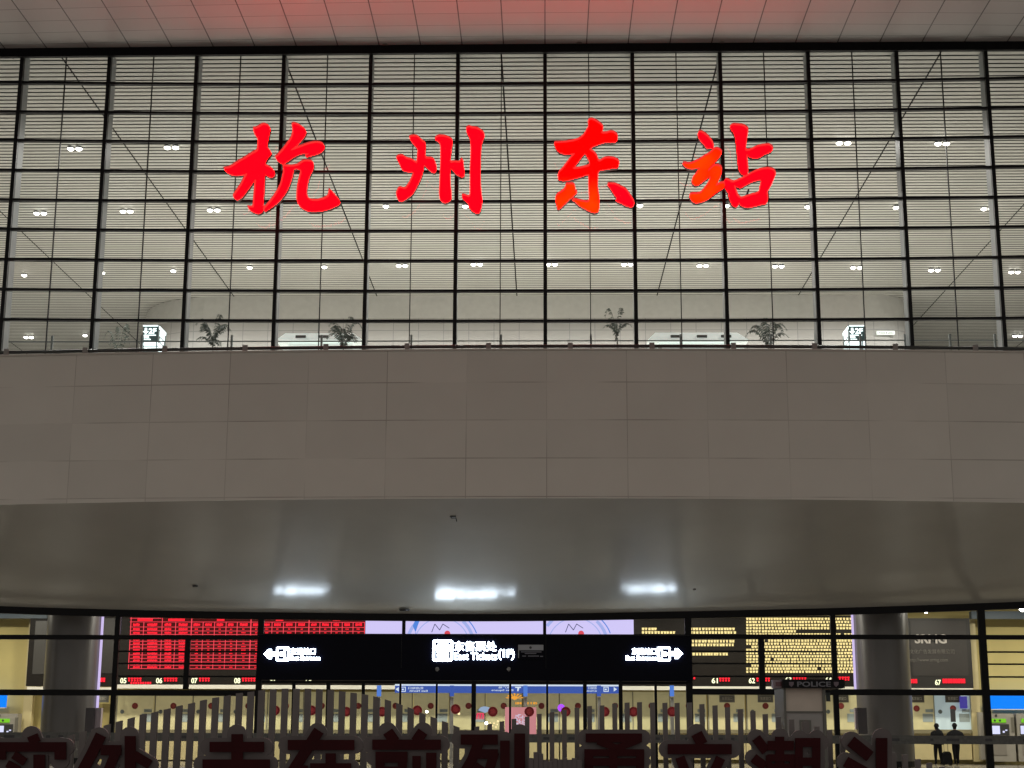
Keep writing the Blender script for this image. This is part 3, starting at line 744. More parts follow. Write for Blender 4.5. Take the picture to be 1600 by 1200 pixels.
# lilac screens
for i, (x0, x1) in enumerate(((570.5, 632), (632, 851), (851, 990.5))):
    mb = MB(); pbox(mb, x0, 966.5, x1-.15, 1040, DB1, .012); scr = mb.build('screen', LILAC, bd)
    if i == 0: continue
    ox = 0 if i == 1 else 209
    def arc(mb, cx, cy, r, a0, a1, t, z):
        n = 24
        for k in range(n):
            q = [a0+(a1-a0)*(k+e)/n for e in (0, 1)]
            P = [(cx+(r+s)*math.cos(a), cy-(r+s)*math.sin(a)*.98) for a, s in ((q[0], -t/2), (q[0], t/2), (q[1], t/2), (q[1], -t/2))]
            w4 = [W(px+ox, py, DB1) for px, py in P]
            if all(966.8 <= py <= 1038 for _, py in P) and all(x0+1 < px+ox < x1-1 for px, py in P): mb.quad(*[(v.x, DB1-z, v.z) for v in w4])
    a_ = MB(); arc(a_, 688, 1008, 52, .1, 3.0, 5, .010); arc(a_, 690, 1008, 43, .3, 2.9, 1.5, .011); a_.build('swirl', LILACP, bd)
    a_ = MB(); arc(a_, 690, 1009, 58, .35, 1.0, 1.6, .013)
    for k in range(14): 
        yy = 967.5+k*1.6
        p0 = W(645+ox+abs(k-6)*.7, yy, DB1); p1 = W(656+ox-k*.55, yy, DB1); mb_z = W(650+ox, yy+1.7, DB1).z
        if x0 < 640+ox: a_.quad((p0.x, DB1-.014, p0.z), (p1.x, DB1-.014, p1.z), (p1.x, DB1-.014, mb_z), (p0.x, DB1-.014, mb_z))
    a_.build('blue_swirl', LILACB, bd)
    z_ = MB(); pk = [(674.5, 988), (679.5, 975), (687, 984.5), (692, 975), (702, 981.5)]
    for (xa, ya), (xb, yb) in zip(pk, pk[1:]):
        A, B = W(xa+ox, ya, DB1), W(xb+ox, yb, DB1); A.y = B.y = DB1-.02; z_.tube([A, B], .016, 5)
    z_.build('zigzag', SCRLINE, bd)
    z_ = MB(); disc(z_, W(699+ox, 990, DB1), .13, DB1-.022, 16, th=.006); z_.build('red_dot', SCRRED, bd)
# amber notices
def amber(x0, x1, y0, y1, rows, fill, seed):
    rnd = random.Random(seed); mb = MB(); h = (y1-y0)/rows
    for r in range(rows):
        y = y0+h*(r+.5); x = x0+(8 if rnd.random() < .1 else 0); xe_ = x1 if rnd.random() < fill else x0+(x1-x0)*rnd.uniform(.3, .9)
        while x < xe_:
            if rnd.random() < .985:
                wq = rnd.uniform(3.4, 4.1); a = y-h*.35; b = y+h*.35
                cuts = sorted(rnd.uniform(.2, .8) for _ in range(2))
                pbox(mb, x, a, x+wq, a+(b-a)*cuts[0]-.15, DB1-.02, .012); pbox(mb, x+rnd.uniform(0, .6), a+(b-a)*cuts[0]+.1, x+wq-rnd.uniform(0, .6), b, DB1-.02, .012)
            x += rnd.uniform(4.2, 5.3)
    mb.build('amber_notice', LEDY, bd)
amber(1166, 1333, 964.5, 1052, 18, .9, 1)
amber(1003, 1072, 980, 991, 2, .8, 2); amber(1078, 1147, 980, 991, 2, 1, 3); amber(1081, 1147, 999, 1010.5, 2, 1, 4); amber(1082, 1134, 1019, 1025, 1, 1, 5)
# window number strip under the board
def number(n, x, y=1063.5, red=None, two=False):
    text_px(n, 'number', LEDW, x, y-4.2, x+9.5, y+4.2, DB1-.03, bd, .02, .02)
    if red:
        mb = MB(); q = x+12
        while q < x+12+red:
            pbox(mb, q, y-4.6, q+3.2, y-2.4, DB1-.04, .012); pbox(mb, q+.5, y-1.8, q+2.9, y+1.2, DB1-.04, .012); q += 4.4
        if two:
            q = x+16
            while q < x+46: pbox(mb, q, y+2, q+2.4, y+5.4, DB1-.04, .012); q += 3.7
        mb.build('red_caption', LEDR, bd)
number('05', 188, red=22, two=True); number('06', 244, red=18); number('07', 299, red=17); number('08', 366, red=18)
number('09', 422, 1060, red=17); number('10', 478, 1060, red=17); number('59', 992, 1060, red=18); number('60', 1058, 1060, red=14)
number('61', 1112, red=17); number('62', 1170, red=18); number('63', 1227, 1062, red=18); number('64', 1290, 1062, red=26)

# left and right dark panels beside the board
t = thing('advertising_board', 'dark brown advertising board with grey lettering, right of the right column', 'board', tuple(W(1465, 1020, DB)))
mb = MB(); pbox(mb, 1418, 966, 1518, 1075, DB, .3); mb.build('board_case', mat('ad_board', (.012, .01, .008), .5, var=.1), t)
mb = MB(); pbox(mb, 1424, 970, 1511, 1056, DB-.02, .015); mb.build('face', mat('ad_face', (.024, .020, .017), .5, var=.1), t)
adt = mat('ad_letters', (.42, .39, .36), .5); adt2 = mat('ad_letters_dim', (.13, .12, .105), .5)
text_px('SRMG', 'lettering', adt, 1429, 991, 1479, 1005.5, DB-.03, t, .03, .02)
text_px('文化广告发展有限公司', 'lettering', adt2, 1421, 1014.5, 1491, 1022, DB-.03, t, .0, .02)
text_px('http://www.srmg.com', 'lettering', adt2, 1419, 1028, 1481, 1035.5, DB-.03, t, .0, .02)
number_p = bd
mb = MB()
for q in range(1422, 1434, 4): pbox(mb, q, 1061, q+3, 1067.5, DB-.04, .012)
for q in range(1473, 1508, 4): pbox(mb, q, 1060.5, q+3, 1067.5, DB-.04, .012)
mb.build('red_caption', LEDR, t)
text_px('67', 'number', LEDW, 1461, 1062, 1470, 1070.5, DB-.03, t, .02, .02)
mb = MB(); pbox(mb, 1418, 1075.3, 1520, 1079, DB-.05, .3); mb.build('shelf_light', WHITEP, t)
t = thing('dark_panel', 'dark framed panel between the left column and the red timetable', 'panel', tuple(W(168, 1020, DB)))
mb = MB(); pbox(mb, 157, 962, 181.5, 1073, DB+.02, .25); mb.build('panel_case', BOARD, t)
mb = MB(); pbox(mb, 158.5, 966, 179, 1052, DB-.01, .02); mb.build('face', mat('panel_face', (.02, .017, .014), .5), t)
mb = MB()
for q in range(145, 162, 4): pbox(mb, q, 1059, q+3, 1065.5, DB-.04, .012)
mb.build('red_caption', LEDR, t)
mb = MB(); pbox(mb, 151, 1074, 181.5, 1078, DB-.03, .25); mb.build('shelf_light', WHITEP, t)
t = thing('dark_panel', 'dark framed window panel left of the left column', 'panel', tuple(W(58, 1020, DB)))
mb = MB(); pbox(mb, 44, 966, 82, 1072, DB, .3); mb.build('panel_case', BOARD, t)
mb = MB(); pbox(mb, 53, 970, 80, 1053, DB-.02, .02); mb.build('face', mat('panel_face_left', (.045, .042, .037), .4), t)
mb = MB(); pbox(mb, 42, 1073, 90, 1078, DB-.03, .25); mb.build('shelf_light', WHITEP, t)
mb = MB(); pbox(mb, -120, 957, 74, 966, DB, .4); tag(mb.build('ceiling_beam', BLUEGREY), 'blue grey beam under the hall ceiling at the far left', 'beam')
mb = MB(); pbox(mb, 1518, 955, 1720, 967, DB, .4); tag(mb.build('ceiling_beam', BLUEGREY), 'blue grey beam under the hall ceiling at the far right', 'beam')

# ticket windows along the back wall
cnt = [211, 271, 330, 388, 447, 503, 560, 618, 673, 732, 787, 846, 903, 961, 1018, 1076, 1136, 1196, 1255, 1314, 1432, 1489]
DW = 69.6
names = {}
for i, px in enumerate(cnt):
    where = ('under the red timetable' if px < 405 else 'behind the glass doors' if px < 1077 else 'under the amber notices' if px < 1330 else 'under the dark advertising board')
    grp = [q for q in cnt if (q < 405) == (px < 405) and (405 <= q < 1077) == (405 <= px < 1077) and (1077 <= q < 1330) == (1077 <= px < 1330) and (q >= 1330) == (px >= 1330)]
    k = grp.index(px)
    t = thing('ticket_window', f'cream ticket window {where}, {ORD[k]} from the left', 'ticket window', (W(px, 1130, DW).x, DW, 0), 'ticket windows along the hall wall')
    if px == 1489: t['label'] = 'bright bluish ticket window under the dark advertising board, behind the two people'
    mb = MB(); pbox(mb, px-28, 1081, px+28, 1140, DW, .2); mb.build('window_pane', WINLIT if px == 1489 else mat('window_cream_glow', (.62, .57, .32), .35, var=.12, vscale=2, emit=(.62, .54, .28), es=.24) if i == 0 else bpy.data.materials['window_cream_glow'], t)  # cream panes get a faint added glow where the board shades them
    mb = MB(); pbox(mb, px-29.8, 1081, px-28.4, 1140, DW-.02, .2); mb.build('frame', mat('window_frame', (.36, .35, .28), .4) if i == 0 else bpy.data.materials['window_frame'], t)
    mb = MB(); pbox(mb, px-29.8, 1140.5, px+29.2, 1146, DW-.25, .45); mb.build('counter', mat('counter_top', (.25, .22, .13), .35) if i == 0 else bpy.data.materials['counter_top'], t)
    mb = MB(); pbox(mb, px-29.8, 1146.3, px+29.2, 1187, DW-.1, .35); mb.build('base_panel', YLIGHT, t)
    mb = MB(); paper_cut(mb, W(px, 1103 if px < 1400 else 1107, DW), .135, DW-.02); mb.build('paper_flower', STICK, t)
    if px > 1077 or px == 211:
        pm = PLATE if px > 1300 else mat('window_plate_grey', (.2, .2, .18), .5) if px == 211 else bpy.data.materials['window_plate_grey']
        mb = MB(); q = px if px != 211 else 158
        pbox(mb, q-12, 1086, q+12, 1097.5, DW-.03, .02); mb.build('label_plate', pm, t)
        text_px('售票窗口', 'lettering', PLATETXT, q-8, 1089, q+8, 1094, DW-.04, t, 0, .008)
    mb = MB(); pbox(mb, px+14, 1108, px+26, 1113, DW-.02, .01); pbox(mb, px+10, 1115, px+26, 1128, DW-.02, .01); mb.build('notice', NOTICE, t)
    mb = MB(); disc(mb, W(px-20, 1112, DW), .09, DW-.02, 14); mb.build('speaker_grille', mat('speaker_grille', (.2, .24, .24), .5) if i == 0 else bpy.data.materials['speaker_grille'], t)
mb = MB(); pbox(mb, 1500, 1088, 1511.5, 1107, DW-.12, .06); o = mb.build('wall_screen', light_mat('indigo_screen', (.10, .08, .50), .55)); tag(o, 'small indigo screen hanging by the bluish ticket window', 'screen')
mb = MB(); pbox(mb, 1486, 1108, 1493, 1128, DW-.5, .1); tag(mb.build('counter_post', MACHD), 'dark post in front of the bluish ticket window, behind a person', 'post')

# blue lit panel added for signs mirrored in the door glass (lettering reads backwards)
DH = 66.5
bs = thing('hanging_sign', 'long blue lit sign added for a reflection in the door glass, lettering seen backwards', 'sign', tuple(W(780, 1077, DH)))
mb = MB(); pbox(mb, 617, 1072, 972, 1083, DH, .15); mb.build('panel', BLUESIGN, bs)
mb = MB(); pbox(mb, 617, 1069.5, 972, 1071.8, DH, .15); mb.build('top_trim', PALEBLUE, bs)
text_px('East Square', 'lettering', PALEBLUE, 768, 1077, 802, 1080.5, DH-.01, bs, .01, .02, True)
text_px('东广场', 'lettering', PALEBLUE, 779, 1072.5, 797, 1076, DH-.01, bs, .01, .02, True)
mb = MB(); poly(mb, [(805, 1073), (814, 1073), (814, 1075), (811.5, 1075), (810, 1080), (808, 1080), (808.5, 1075), (805, 1075)], DH-.01, .02); mb.build('arrow', PALEBLUE, bs)
for x0, mir in ((624, True), (915, True)):
    text_px('北出站口', 'lettering', PALEBLUE, x0+14 if x0 < 800 else x0+4, 1073, x0+38 if x0 < 800 else x0+22, 1077, DH-.01, bs, .01, .02, True)
    text_px('Exit North', 'lettering', PALEBLUE, x0+16 if x0 < 800 else x0+2, 1078, x0+44 if x0 < 800 else x0+20, 1081, DH-.01, bs, .01, .02, True)
    mb = MB(); fx = x0+6 if x0 < 800 else x0+32; rframe(mb, fx-4, 1073, fx+4, 1081, DH-.01, 1.2, .5, .02); poly(mb, [(fx-2, 1076), (fx+1, 1076), (fx+1, 1078.5), (fx-2, 1078.5)], DH-.01, .02); mb.build('exit_symbol', PALEBLUE, bs)
    mb = MB(); ax_ = x0-1 if x0 < 800 else x0+44; e = -1 if x0 < 800 else 1; poly(mb, [(ax_+5*e, 1077), (ax_, 1073.5), (ax_, 1080.5)], DH-.01, .02); mb.build('arrow', PALEBLUE, bs)
for i, (px, lab) in enumerate(((592, 'left of the long blue sign'), (706, 'behind the left half of the doors'), (821, 'behind the orange fan'), (936, 'behind the right half of the doors'), (1050, 'right of the long blue sign'))):
    x = W(px, 1080, DH-.4).x; t = thing('direction_post', f'grey post with a narrow blue lit panel, {lab}', 'post', (x, DH-.4, 0), 'posts with blue panels behind the doors')
    MB().box(x-.07, x+.07, DH-.4, DH-.3, 0, W(px, 1090, DH).z).build('pole', mat('post_grey', (.3, .29, .28), .4) if i == 0 else bpy.data.materials['post_grey'], t)
    mb = MB(); pbox(mb, px-3.2, 1071, px+3.2, 1088, DH-.45, .15); mb.build('blue_panel', BLUESIGN if i % 2 else light_mat('blue_panel_light', (.10, .25, .8), .9) if i == 0 else bpy.data.materials['blue_panel_light'], t)

# small lit shapes added behind the doors for city lights reflected in the glass
ORANGE = light_mat('orange_reflection', (1, .42, .05), 1.0); PINK = light_mat('pink_reflection', (.85, .33, .36), .75); PINKW = light_mat('pink_white_dots', (.8, .65, .85), .9)
VIOLET = light_mat('violet_reflection', (.45, .08, 1), 1.3); SKYB = light_mat('pale_blue_reflection', (.42, .55, .8), .8); REDN = light_mat('red_reflection', (1, .08, .16), .9); WARM = light_mat('warm_reflection', (1, .75, .4), 1.6)
DN = 63.5
mb = MB()
for a in range(7):
    an = PI*(.08+.84*a/6); poly(mb, [(804+4*math.cos(an), 1092-2*math.sin(an)), (804+13*math.cos(an-.12), 1090-8*math.sin(an-.12)+2), (804+14.5*math.cos(an), 1090-9*math.sin(an)+2), (804+13*math.cos(an+.12), 1090-8*math.sin(an+.12)+2)], DN, .04)
poly(mb, [(797, 1090), (804, 1094), (811, 1090), (804, 1087)], DN, .04)
t = thing('reflection_glow', 'orange fan shaped glow standing in for a reflection in the middle doors', 'neon sign', tuple(W(804, 1089, DN))); mb.build('fan', ORANGE, t)
mb = MB()
for x0, x1 in ((805, 807), (808, 811), (812, 815), (824, 826), (829, 831), (833, 836), (837, 839)): pbox(mb, x0, 1097, x1, 1100.5, DN, .04)
mb.build('caption', ORANGE, t)
t = thing('reflection_screen', 'tall pink lit screen standing in for a reflection in the middle doors, under the orange fan', 'screen', tuple(W(812, 1125, DN)))
mb = MB(); pbox(mb, 789, 1105, 838, 1150, DN, .15); mb.build('face', PINK, t)
mb = MB(); rnd = random.Random(12)
for k in range(170):
    x, y = rnd.uniform(804, 822), rnd.uniform(1115, 1148); pbox(mb, x, y, x+rnd.uniform(.8, 2), y+rnd.uniform(.8, 1.8), DN-.02, .01)
mb.build('blossom_pattern', PINKW, t)
mb = MB(); poly(mb, [(747, 1110), (751, 1105), (757, 1103.6), (764, 1105), (768, 1110), (762, 1112), (758, 1114), (753, 1112)], DN, .05); t = mb.build('reflection_glow', SKYB); tag(t, 'pale blue oval glow standing in for a reflection left of the middle doors', 'neon sign')
mb = MB()
for x in (744, 748.5, 753): poly(mb, [(x, 1124), (x+.5, 1116), (x+3.4, 1116), (x+3.6, 1124), (x+2.4, 1124), (x+2, 1119), (x+1.2, 1124)], DN-.2, .05)
pbox(mb, 745, 1114, 756, 1116, DN-.2, .05); tag(mb.build('reflection_glow', REDN), 'small red glow standing in for a reflection, under the pale blue oval one', 'neon sign')
c = W(877, 1106, DN); mb = MB()
for k in range(9):
    a = 2*PI*k/9; mb.tube([(c.x+.09*math.cos(a), DN, c.z+.09*math.sin(a)), (c.x+.09*math.cos(a), DN+.06, c.z+.09*math.sin(a))], .065, 10)
tag(mb.build('reflection_glow', VIOLET), 'small violet flower glow standing in for a reflection in the right doors', 'neon sign')
for i, (px, py, r, m_, lab) in enumerate(((667, 1112, .05, LAMP, 'warm white glow added as a door reflection, left of the grey pole'), (717, 1115, .055, WARM, 'warm glow added as a door reflection, beside the red paper flower'), (760, 1130, .06, LAMP, 'small white glow added as a low door reflection, under the small red one'), (778, 1127, .04, WARM, 'small warm glow added as a low door reflection, by the pink screen'))):
    p = W(px, py, DN); tag(MB().tube([p, p+Vector((0, -.03, 0)), p+Vector((0, -.06, 0))], [r, r*.9, r*.3], 14).build('reflection_spot', m_), lab, 'lamp')
mb = MB()
for x, y in ((769, 1133), (774, 1135), (771, 1129), (776, 1131), (765, 1128.5), (781, 1134)): pbox(mb, x, y, x+1.8, y+2, DN, .03)
tag(mb.build('reflection_dots', WARM), 'cluster of tiny warm lights standing in for a low reflection in the doors', 'display')

# blue screens and ticket machines at both sides
def machine_wall(x0, x1, blue, lab, items, grp):
    t = thing('information_screen', lab, 'screen', tuple(W(x0, 1096, 69.3)))
    mb = MB(); pbox(mb, *blue, 69.3, .15); mb.build('face', BLUESCR, t)
    mb = MB(); pbox(mb, blue[0]-1, blue[3]+.2, blue[2], blue[3]+1.5, 69.3, .15); mb.build('lower_trim', WHITEP, t)
machine_wall(1546, 1720, (1546, 1085, 1720, 1108), 'bright blue information screen above the ticket machines at the far right', None, None)
machine_wall(-140, 9, (-140, 1085, 9, 1105), 'bright blue information screen above the ticket machine at the far left', None, None)
def machine(px, lab, w=42):
    d = 68.6; t = thing('ticket_machine', lab, 'ticket machine', (W(px, 1150, d).x, d, 0), 'ticket machines under the blue screens')
    mb = MB(); pbox(mb, px-w/2, 1115, px+w/2, 1190, d, .6); mb.build('body', MACH, t)
    mb = MB(); pbox(mb, px-16, 1123, px+7, 1129, d-.03, .025); mb.build('green_display', GREEN, t)
    mb = MB()
    for k in (-11, -3): disc(mb, W(px+k, 1126, d), .05, d-.04, 10, th=.006)
    mb.build('display_mark', MACHD, t)
    mb = MB(); pbox(mb, px-18, 1131.5, px+12, 1149, d-.02, .015); mb.build('console', MACHD, t)
    mb = MB(); pbox(mb, px-17, 1134, px-2.5, 1147, d-.04, .018); mb.build('screen', SCREENW, t)
    mb = MB(); pbox(mb, px+2, 1142, px+5, 1145, d-.04, .018); pbox(mb, px+6, 1140, px+9, 1142, d-.04, .018); mb.build('button', SCREENW, t)
    mb = MB(); disc(mb, W(px-9, 1117.8, d), .055, d-.03, 12); mb.build('camera_eye', MACHD, t)
    mb = MB(); pbox(mb, px+15, 1121, px+20, 1144, d-.02, .015); mb.build('ventilation_grille', mat('grille_'+str(px), (.14, .13, .10), .5), t)
    mb = MB(); pbox(mb, px-14, 1160, px+8, 1180, d-.02, .015); mb.build('lower_door', mat('lower_door_'+str(px), (.22, .20, .17), .4), t)
machine(1565, 'grey ticket machine with green display beside the right window frame'); machine(1612, 'grey ticket machine cut by the right picture edge', 44); machine(8, 'grey ticket machine with green display at the far left', 34)
mb = MB(); pbox(mb, 24, 1118, 32, 1140, 69.2, .1); tag(mb.build('wall_box', mat('wall_box', (.22, .20, .14), .5)), 'small grey box on the cream wall beside the left ticket machine', 'wall box')
mb = MB(); pbox(mb, 1531, 1113, 1540, 1187, 69, .3); tag(mb.build('partition_post', MACH), 'grey partition post between the bluish window and the ticket machines', 'post')
for px in (45, 1523):
    mb = MB(); pbox(mb, px-7, 967, px+7, 1190, 69.4, .3); tag(mb.build('wall_pier', YLIGHT), 'cream wall pier ' + ('left of the left column' if px < 100 else 'right of the dark advertising board'), 'pier')

# ================================================================ PEOPLE
def figure(name, px, d, h, pose, lab, extras):
    g = W(px, 1190, d); x0 = g.x
    J = pose; vs = []; rs = []; es = []; idx = {}
    for k, (p, r, par) in J.items():
        idx[k] = len(vs); vs.append(Vector((x0+p[0]*h, d+p[1]*h, p[2]*h))); rs.append((r[0]*h, r[1]*h) if isinstance(r, tuple) else r*h)
        if par: es.append((idx[par], idx[k]))
    me = bpy.data.meshes.new('person'); me.from_pydata(vs, es, []); o = bpy.data.objects.new('person', me); COL.objects.link(o)
    sk = o.modifiers.new('s', 'SKIN'); su = o.modifiers.new('u', 'SUBSURF'); su.levels = su.render_levels = 2
    for v, r in zip(me.skin_vertices[0].data, rs): v.radius = r if isinstance(r, tuple) else (r, r)
    me.skin_vertices[0].data[0].use_root = True
    dg = bpy.context.evaluated_depsgraph_get(); dg.update()
    m2 = bpy.data.meshes.new_from_object(o.evaluated_get(dg)); o.modifiers.clear(); o.data = m2
    m2.materials.clear()
    for m_ in (CLOTH, CLOTH2, SKIN, SHOE, HAIR): m2.materials.append(m_)
    for p in m2.polygons:
        z = p.center.z/h; p.use_smooth = True
        hand = any((p.center-(vs[idx[k]])).length < .055*h for k in ('handl', 'handr'))
        p.material_index = 4 if z > .86 and p.center.y < vs[idx['head']].y+.03*h else 2 if (z > .845 or hand) else 3 if z < .04 else 1 if z < .47 else 0
    tag(o, lab, 'person', 'people at the ticket windows')
    hv = vs[idx['head']]
    mb = MB()
    for i in range(9):
        a = PI*i/16+.02
    hr = MB(); n, mrow = 16, 8
    pts = [hv+Vector((.062*h*math.cos(2*PI*i/n)*math.cos(PI/2*j/mrow*1.0-.25), .07*h*math.sin(2*PI*i/n)*math.cos(PI/2*j/mrow-.25)-.008*h, .075*h*math.sin(PI/2*j/mrow-.25)+.01*h)) for j in range(mrow+2) for i in range(n)]
    hr.add(pts, [(j*n+i, j*n+(i+1) % n, (j+1)*n+(i+1) % n, (j+1)*n+i) for j in range(mrow+1) for i in range(n)]); hr.build('hair', HAIR, o, smooth=True)
    for e in o.children: e.matrix_parent_inverse = Matrix()
    return o, {k: vs[i] for k, i in idx.items()}
base = lambda lean, sw, tw, arm: {
    'pelvis': ((0, 0, .52), (.085, .06), None), 'waist': ((.003, -.0, .61), (.082, .058), 'pelvis'), 'chest': ((lean*.5, .01, .72), (.10, .066), 'waist'), 'sh': ((lean, .015, .80), (.085, .05), 'chest'),
    'neck': ((lean, .02, .845), .032, 'sh'), 'jaw': ((lean, .028, .885), .046, 'neck'), 'head': ((lean, .025, .935), .056, 'jaw'), 'crown': ((lean, .02, .968), .035, 'head'),
    'shl': ((lean-.115, .015, .79), .042, 'sh'), 'ell': ((lean-.15, -.01+arm[0], .64), .034, 'shl'), 'wrl': ((lean-.135, .05+arm[0]*2, .53+arm[1]), .024, 'ell'), 'handl': ((lean-.13, .075+arm[0]*2, .50+arm[1]), .022, 'wrl'),
    'shr': ((lean+.115, .015, .79), .042, 'sh'), 'elr': ((lean+.155, .0+arm[2], .65), .034, 'shr'), 'wrr': ((lean+.12, .06+arm[2]*2, .56+arm[3]), .024, 'elr'), 'handr': ((lean+.11, .085+arm[2]*2, .54+arm[3]), .022, 'wrr'),
    'hpl': ((-.048, 0, .49), .066, 'pelvis'), 'knl': ((-.055-sw, .012, .285), .046, 'hpl'), 'anl': ((-.06-sw*1.2, -.01, .06), .028, 'knl'), 'tol': ((-.065-sw*1.2, .07, .022), .025, 'anl'),
    'hpr': ((.048, 0, .49), .066, 'pelvis'), 'knr': ((.052+tw, .014, .285), .046, 'hpr'), 'anr': ((.055+tw*1.2, -.01, .06), .028, 'knr'), 'tor': ((.06+tw*1.2, .07, .022), .025, 'anr')}
o, J = figure('person', 1466.5, 67.2, 1.72, base(.0, .005, .012, (.0, 0, .02, .06)), 'person in dark clothes with a backpack at the ticket window, nearer the column', None)
c = J['chest']; mb = MB()
mb.tube([c+Vector((.02, -.17, -.20)), c+Vector((.02, -.19, -.02)), c+Vector((.02, -.17, .16)), c+Vector((.02, -.14, .25))], [.15, .19, .17, .07], 14)
mb2 = MB(); s_ = J['sh']
mb2.tube([s_+Vector((0, 0, -.52)), s_+Vector((0, 0, -.28)), s_+Vector((0, 0, -.04)), s_+Vector((0, .01, .07))], [.25, .285, .25, .09], 18)
mb2.v = [(x, s_.y+(y-s_.y)*.6, z) for x, y, z in mb2.v]
k = mb2.build('jacket', CLOTH, o, smooth=True); k.matrix_parent_inverse = Matrix()
t = thing('backpack', 'black backpack worn by the person nearer the column', 'backpack', tuple(c)); mb.build('bag', CLOTH, t, smooth=True)
mb = MB(); mb.tube([c+Vector((.02, -.15, .25)), c+Vector((.02, -.17, .33)), c+Vector((.06, -.15, .25))], .012, 6); mb.build('handle', CLOTH2, t)
o, J = figure('person', 1495, 67.6, 1.74, base(.0, -.018, -.02, (.08, .16, .08, .16)), 'person in a wide dark jacket leaning on the ticket counter, nearer the machines', None)
c = J['sh']; mb = MB()
mb.tube([c+Vector((0, -.02, -.50)), c+Vector((0, -.02, -.25)), c+Vector((0, -.01, -.02)), c+Vector((0, 0, .08))], [.26, .45, .31, .09], 18)
mb.v = [(x, c.y+(y-c.y)*.55, z) for x, y, z in mb.v]
k = mb.build('jacket', CLOTH, o, smooth=True); k.matrix_parent_inverse = Matrix()
p = W(1480, 1189, 67.1); t = thing('suitcase', 'dark suitcase standing on the floor between the two people', 'suitcase', (p.x, 67.1, 0))
mb = MB()
sc = [(-.19, .05), (.19, .05), (.21, .12), (.17, .50), (.10, .58), (-.08, .58), (-.16, .5), (-.21, .12)]; n = len(sc)
mb.add([(p.x+a, 67.0, b) for a, b in sc]+[(p.x+a, 67.28, b) for a, b in sc], [tuple(range(n)), tuple(range(2*n-1, n-1, -1))]+[(i, n+i, n+(i+1) % n, (i+1) % n) for i in range(n)]); mb.build('case', CLOTH, t)
mb = MB(); mb.tube([(p.x-.08, 67.2, .58), (p.x-.08, 67.2, .9), (p.x+.08, 67.2, .9), (p.x+.08, 67.2, .58)], .012, 6); mb.build('handle', HANDRAIL, t)
for sx in (-.15, .15): MB().tube([(p.x+sx, 67.02, .045), (p.x+sx, 67.26, .045)], .04, 10).build('wheel', MACHD, t)

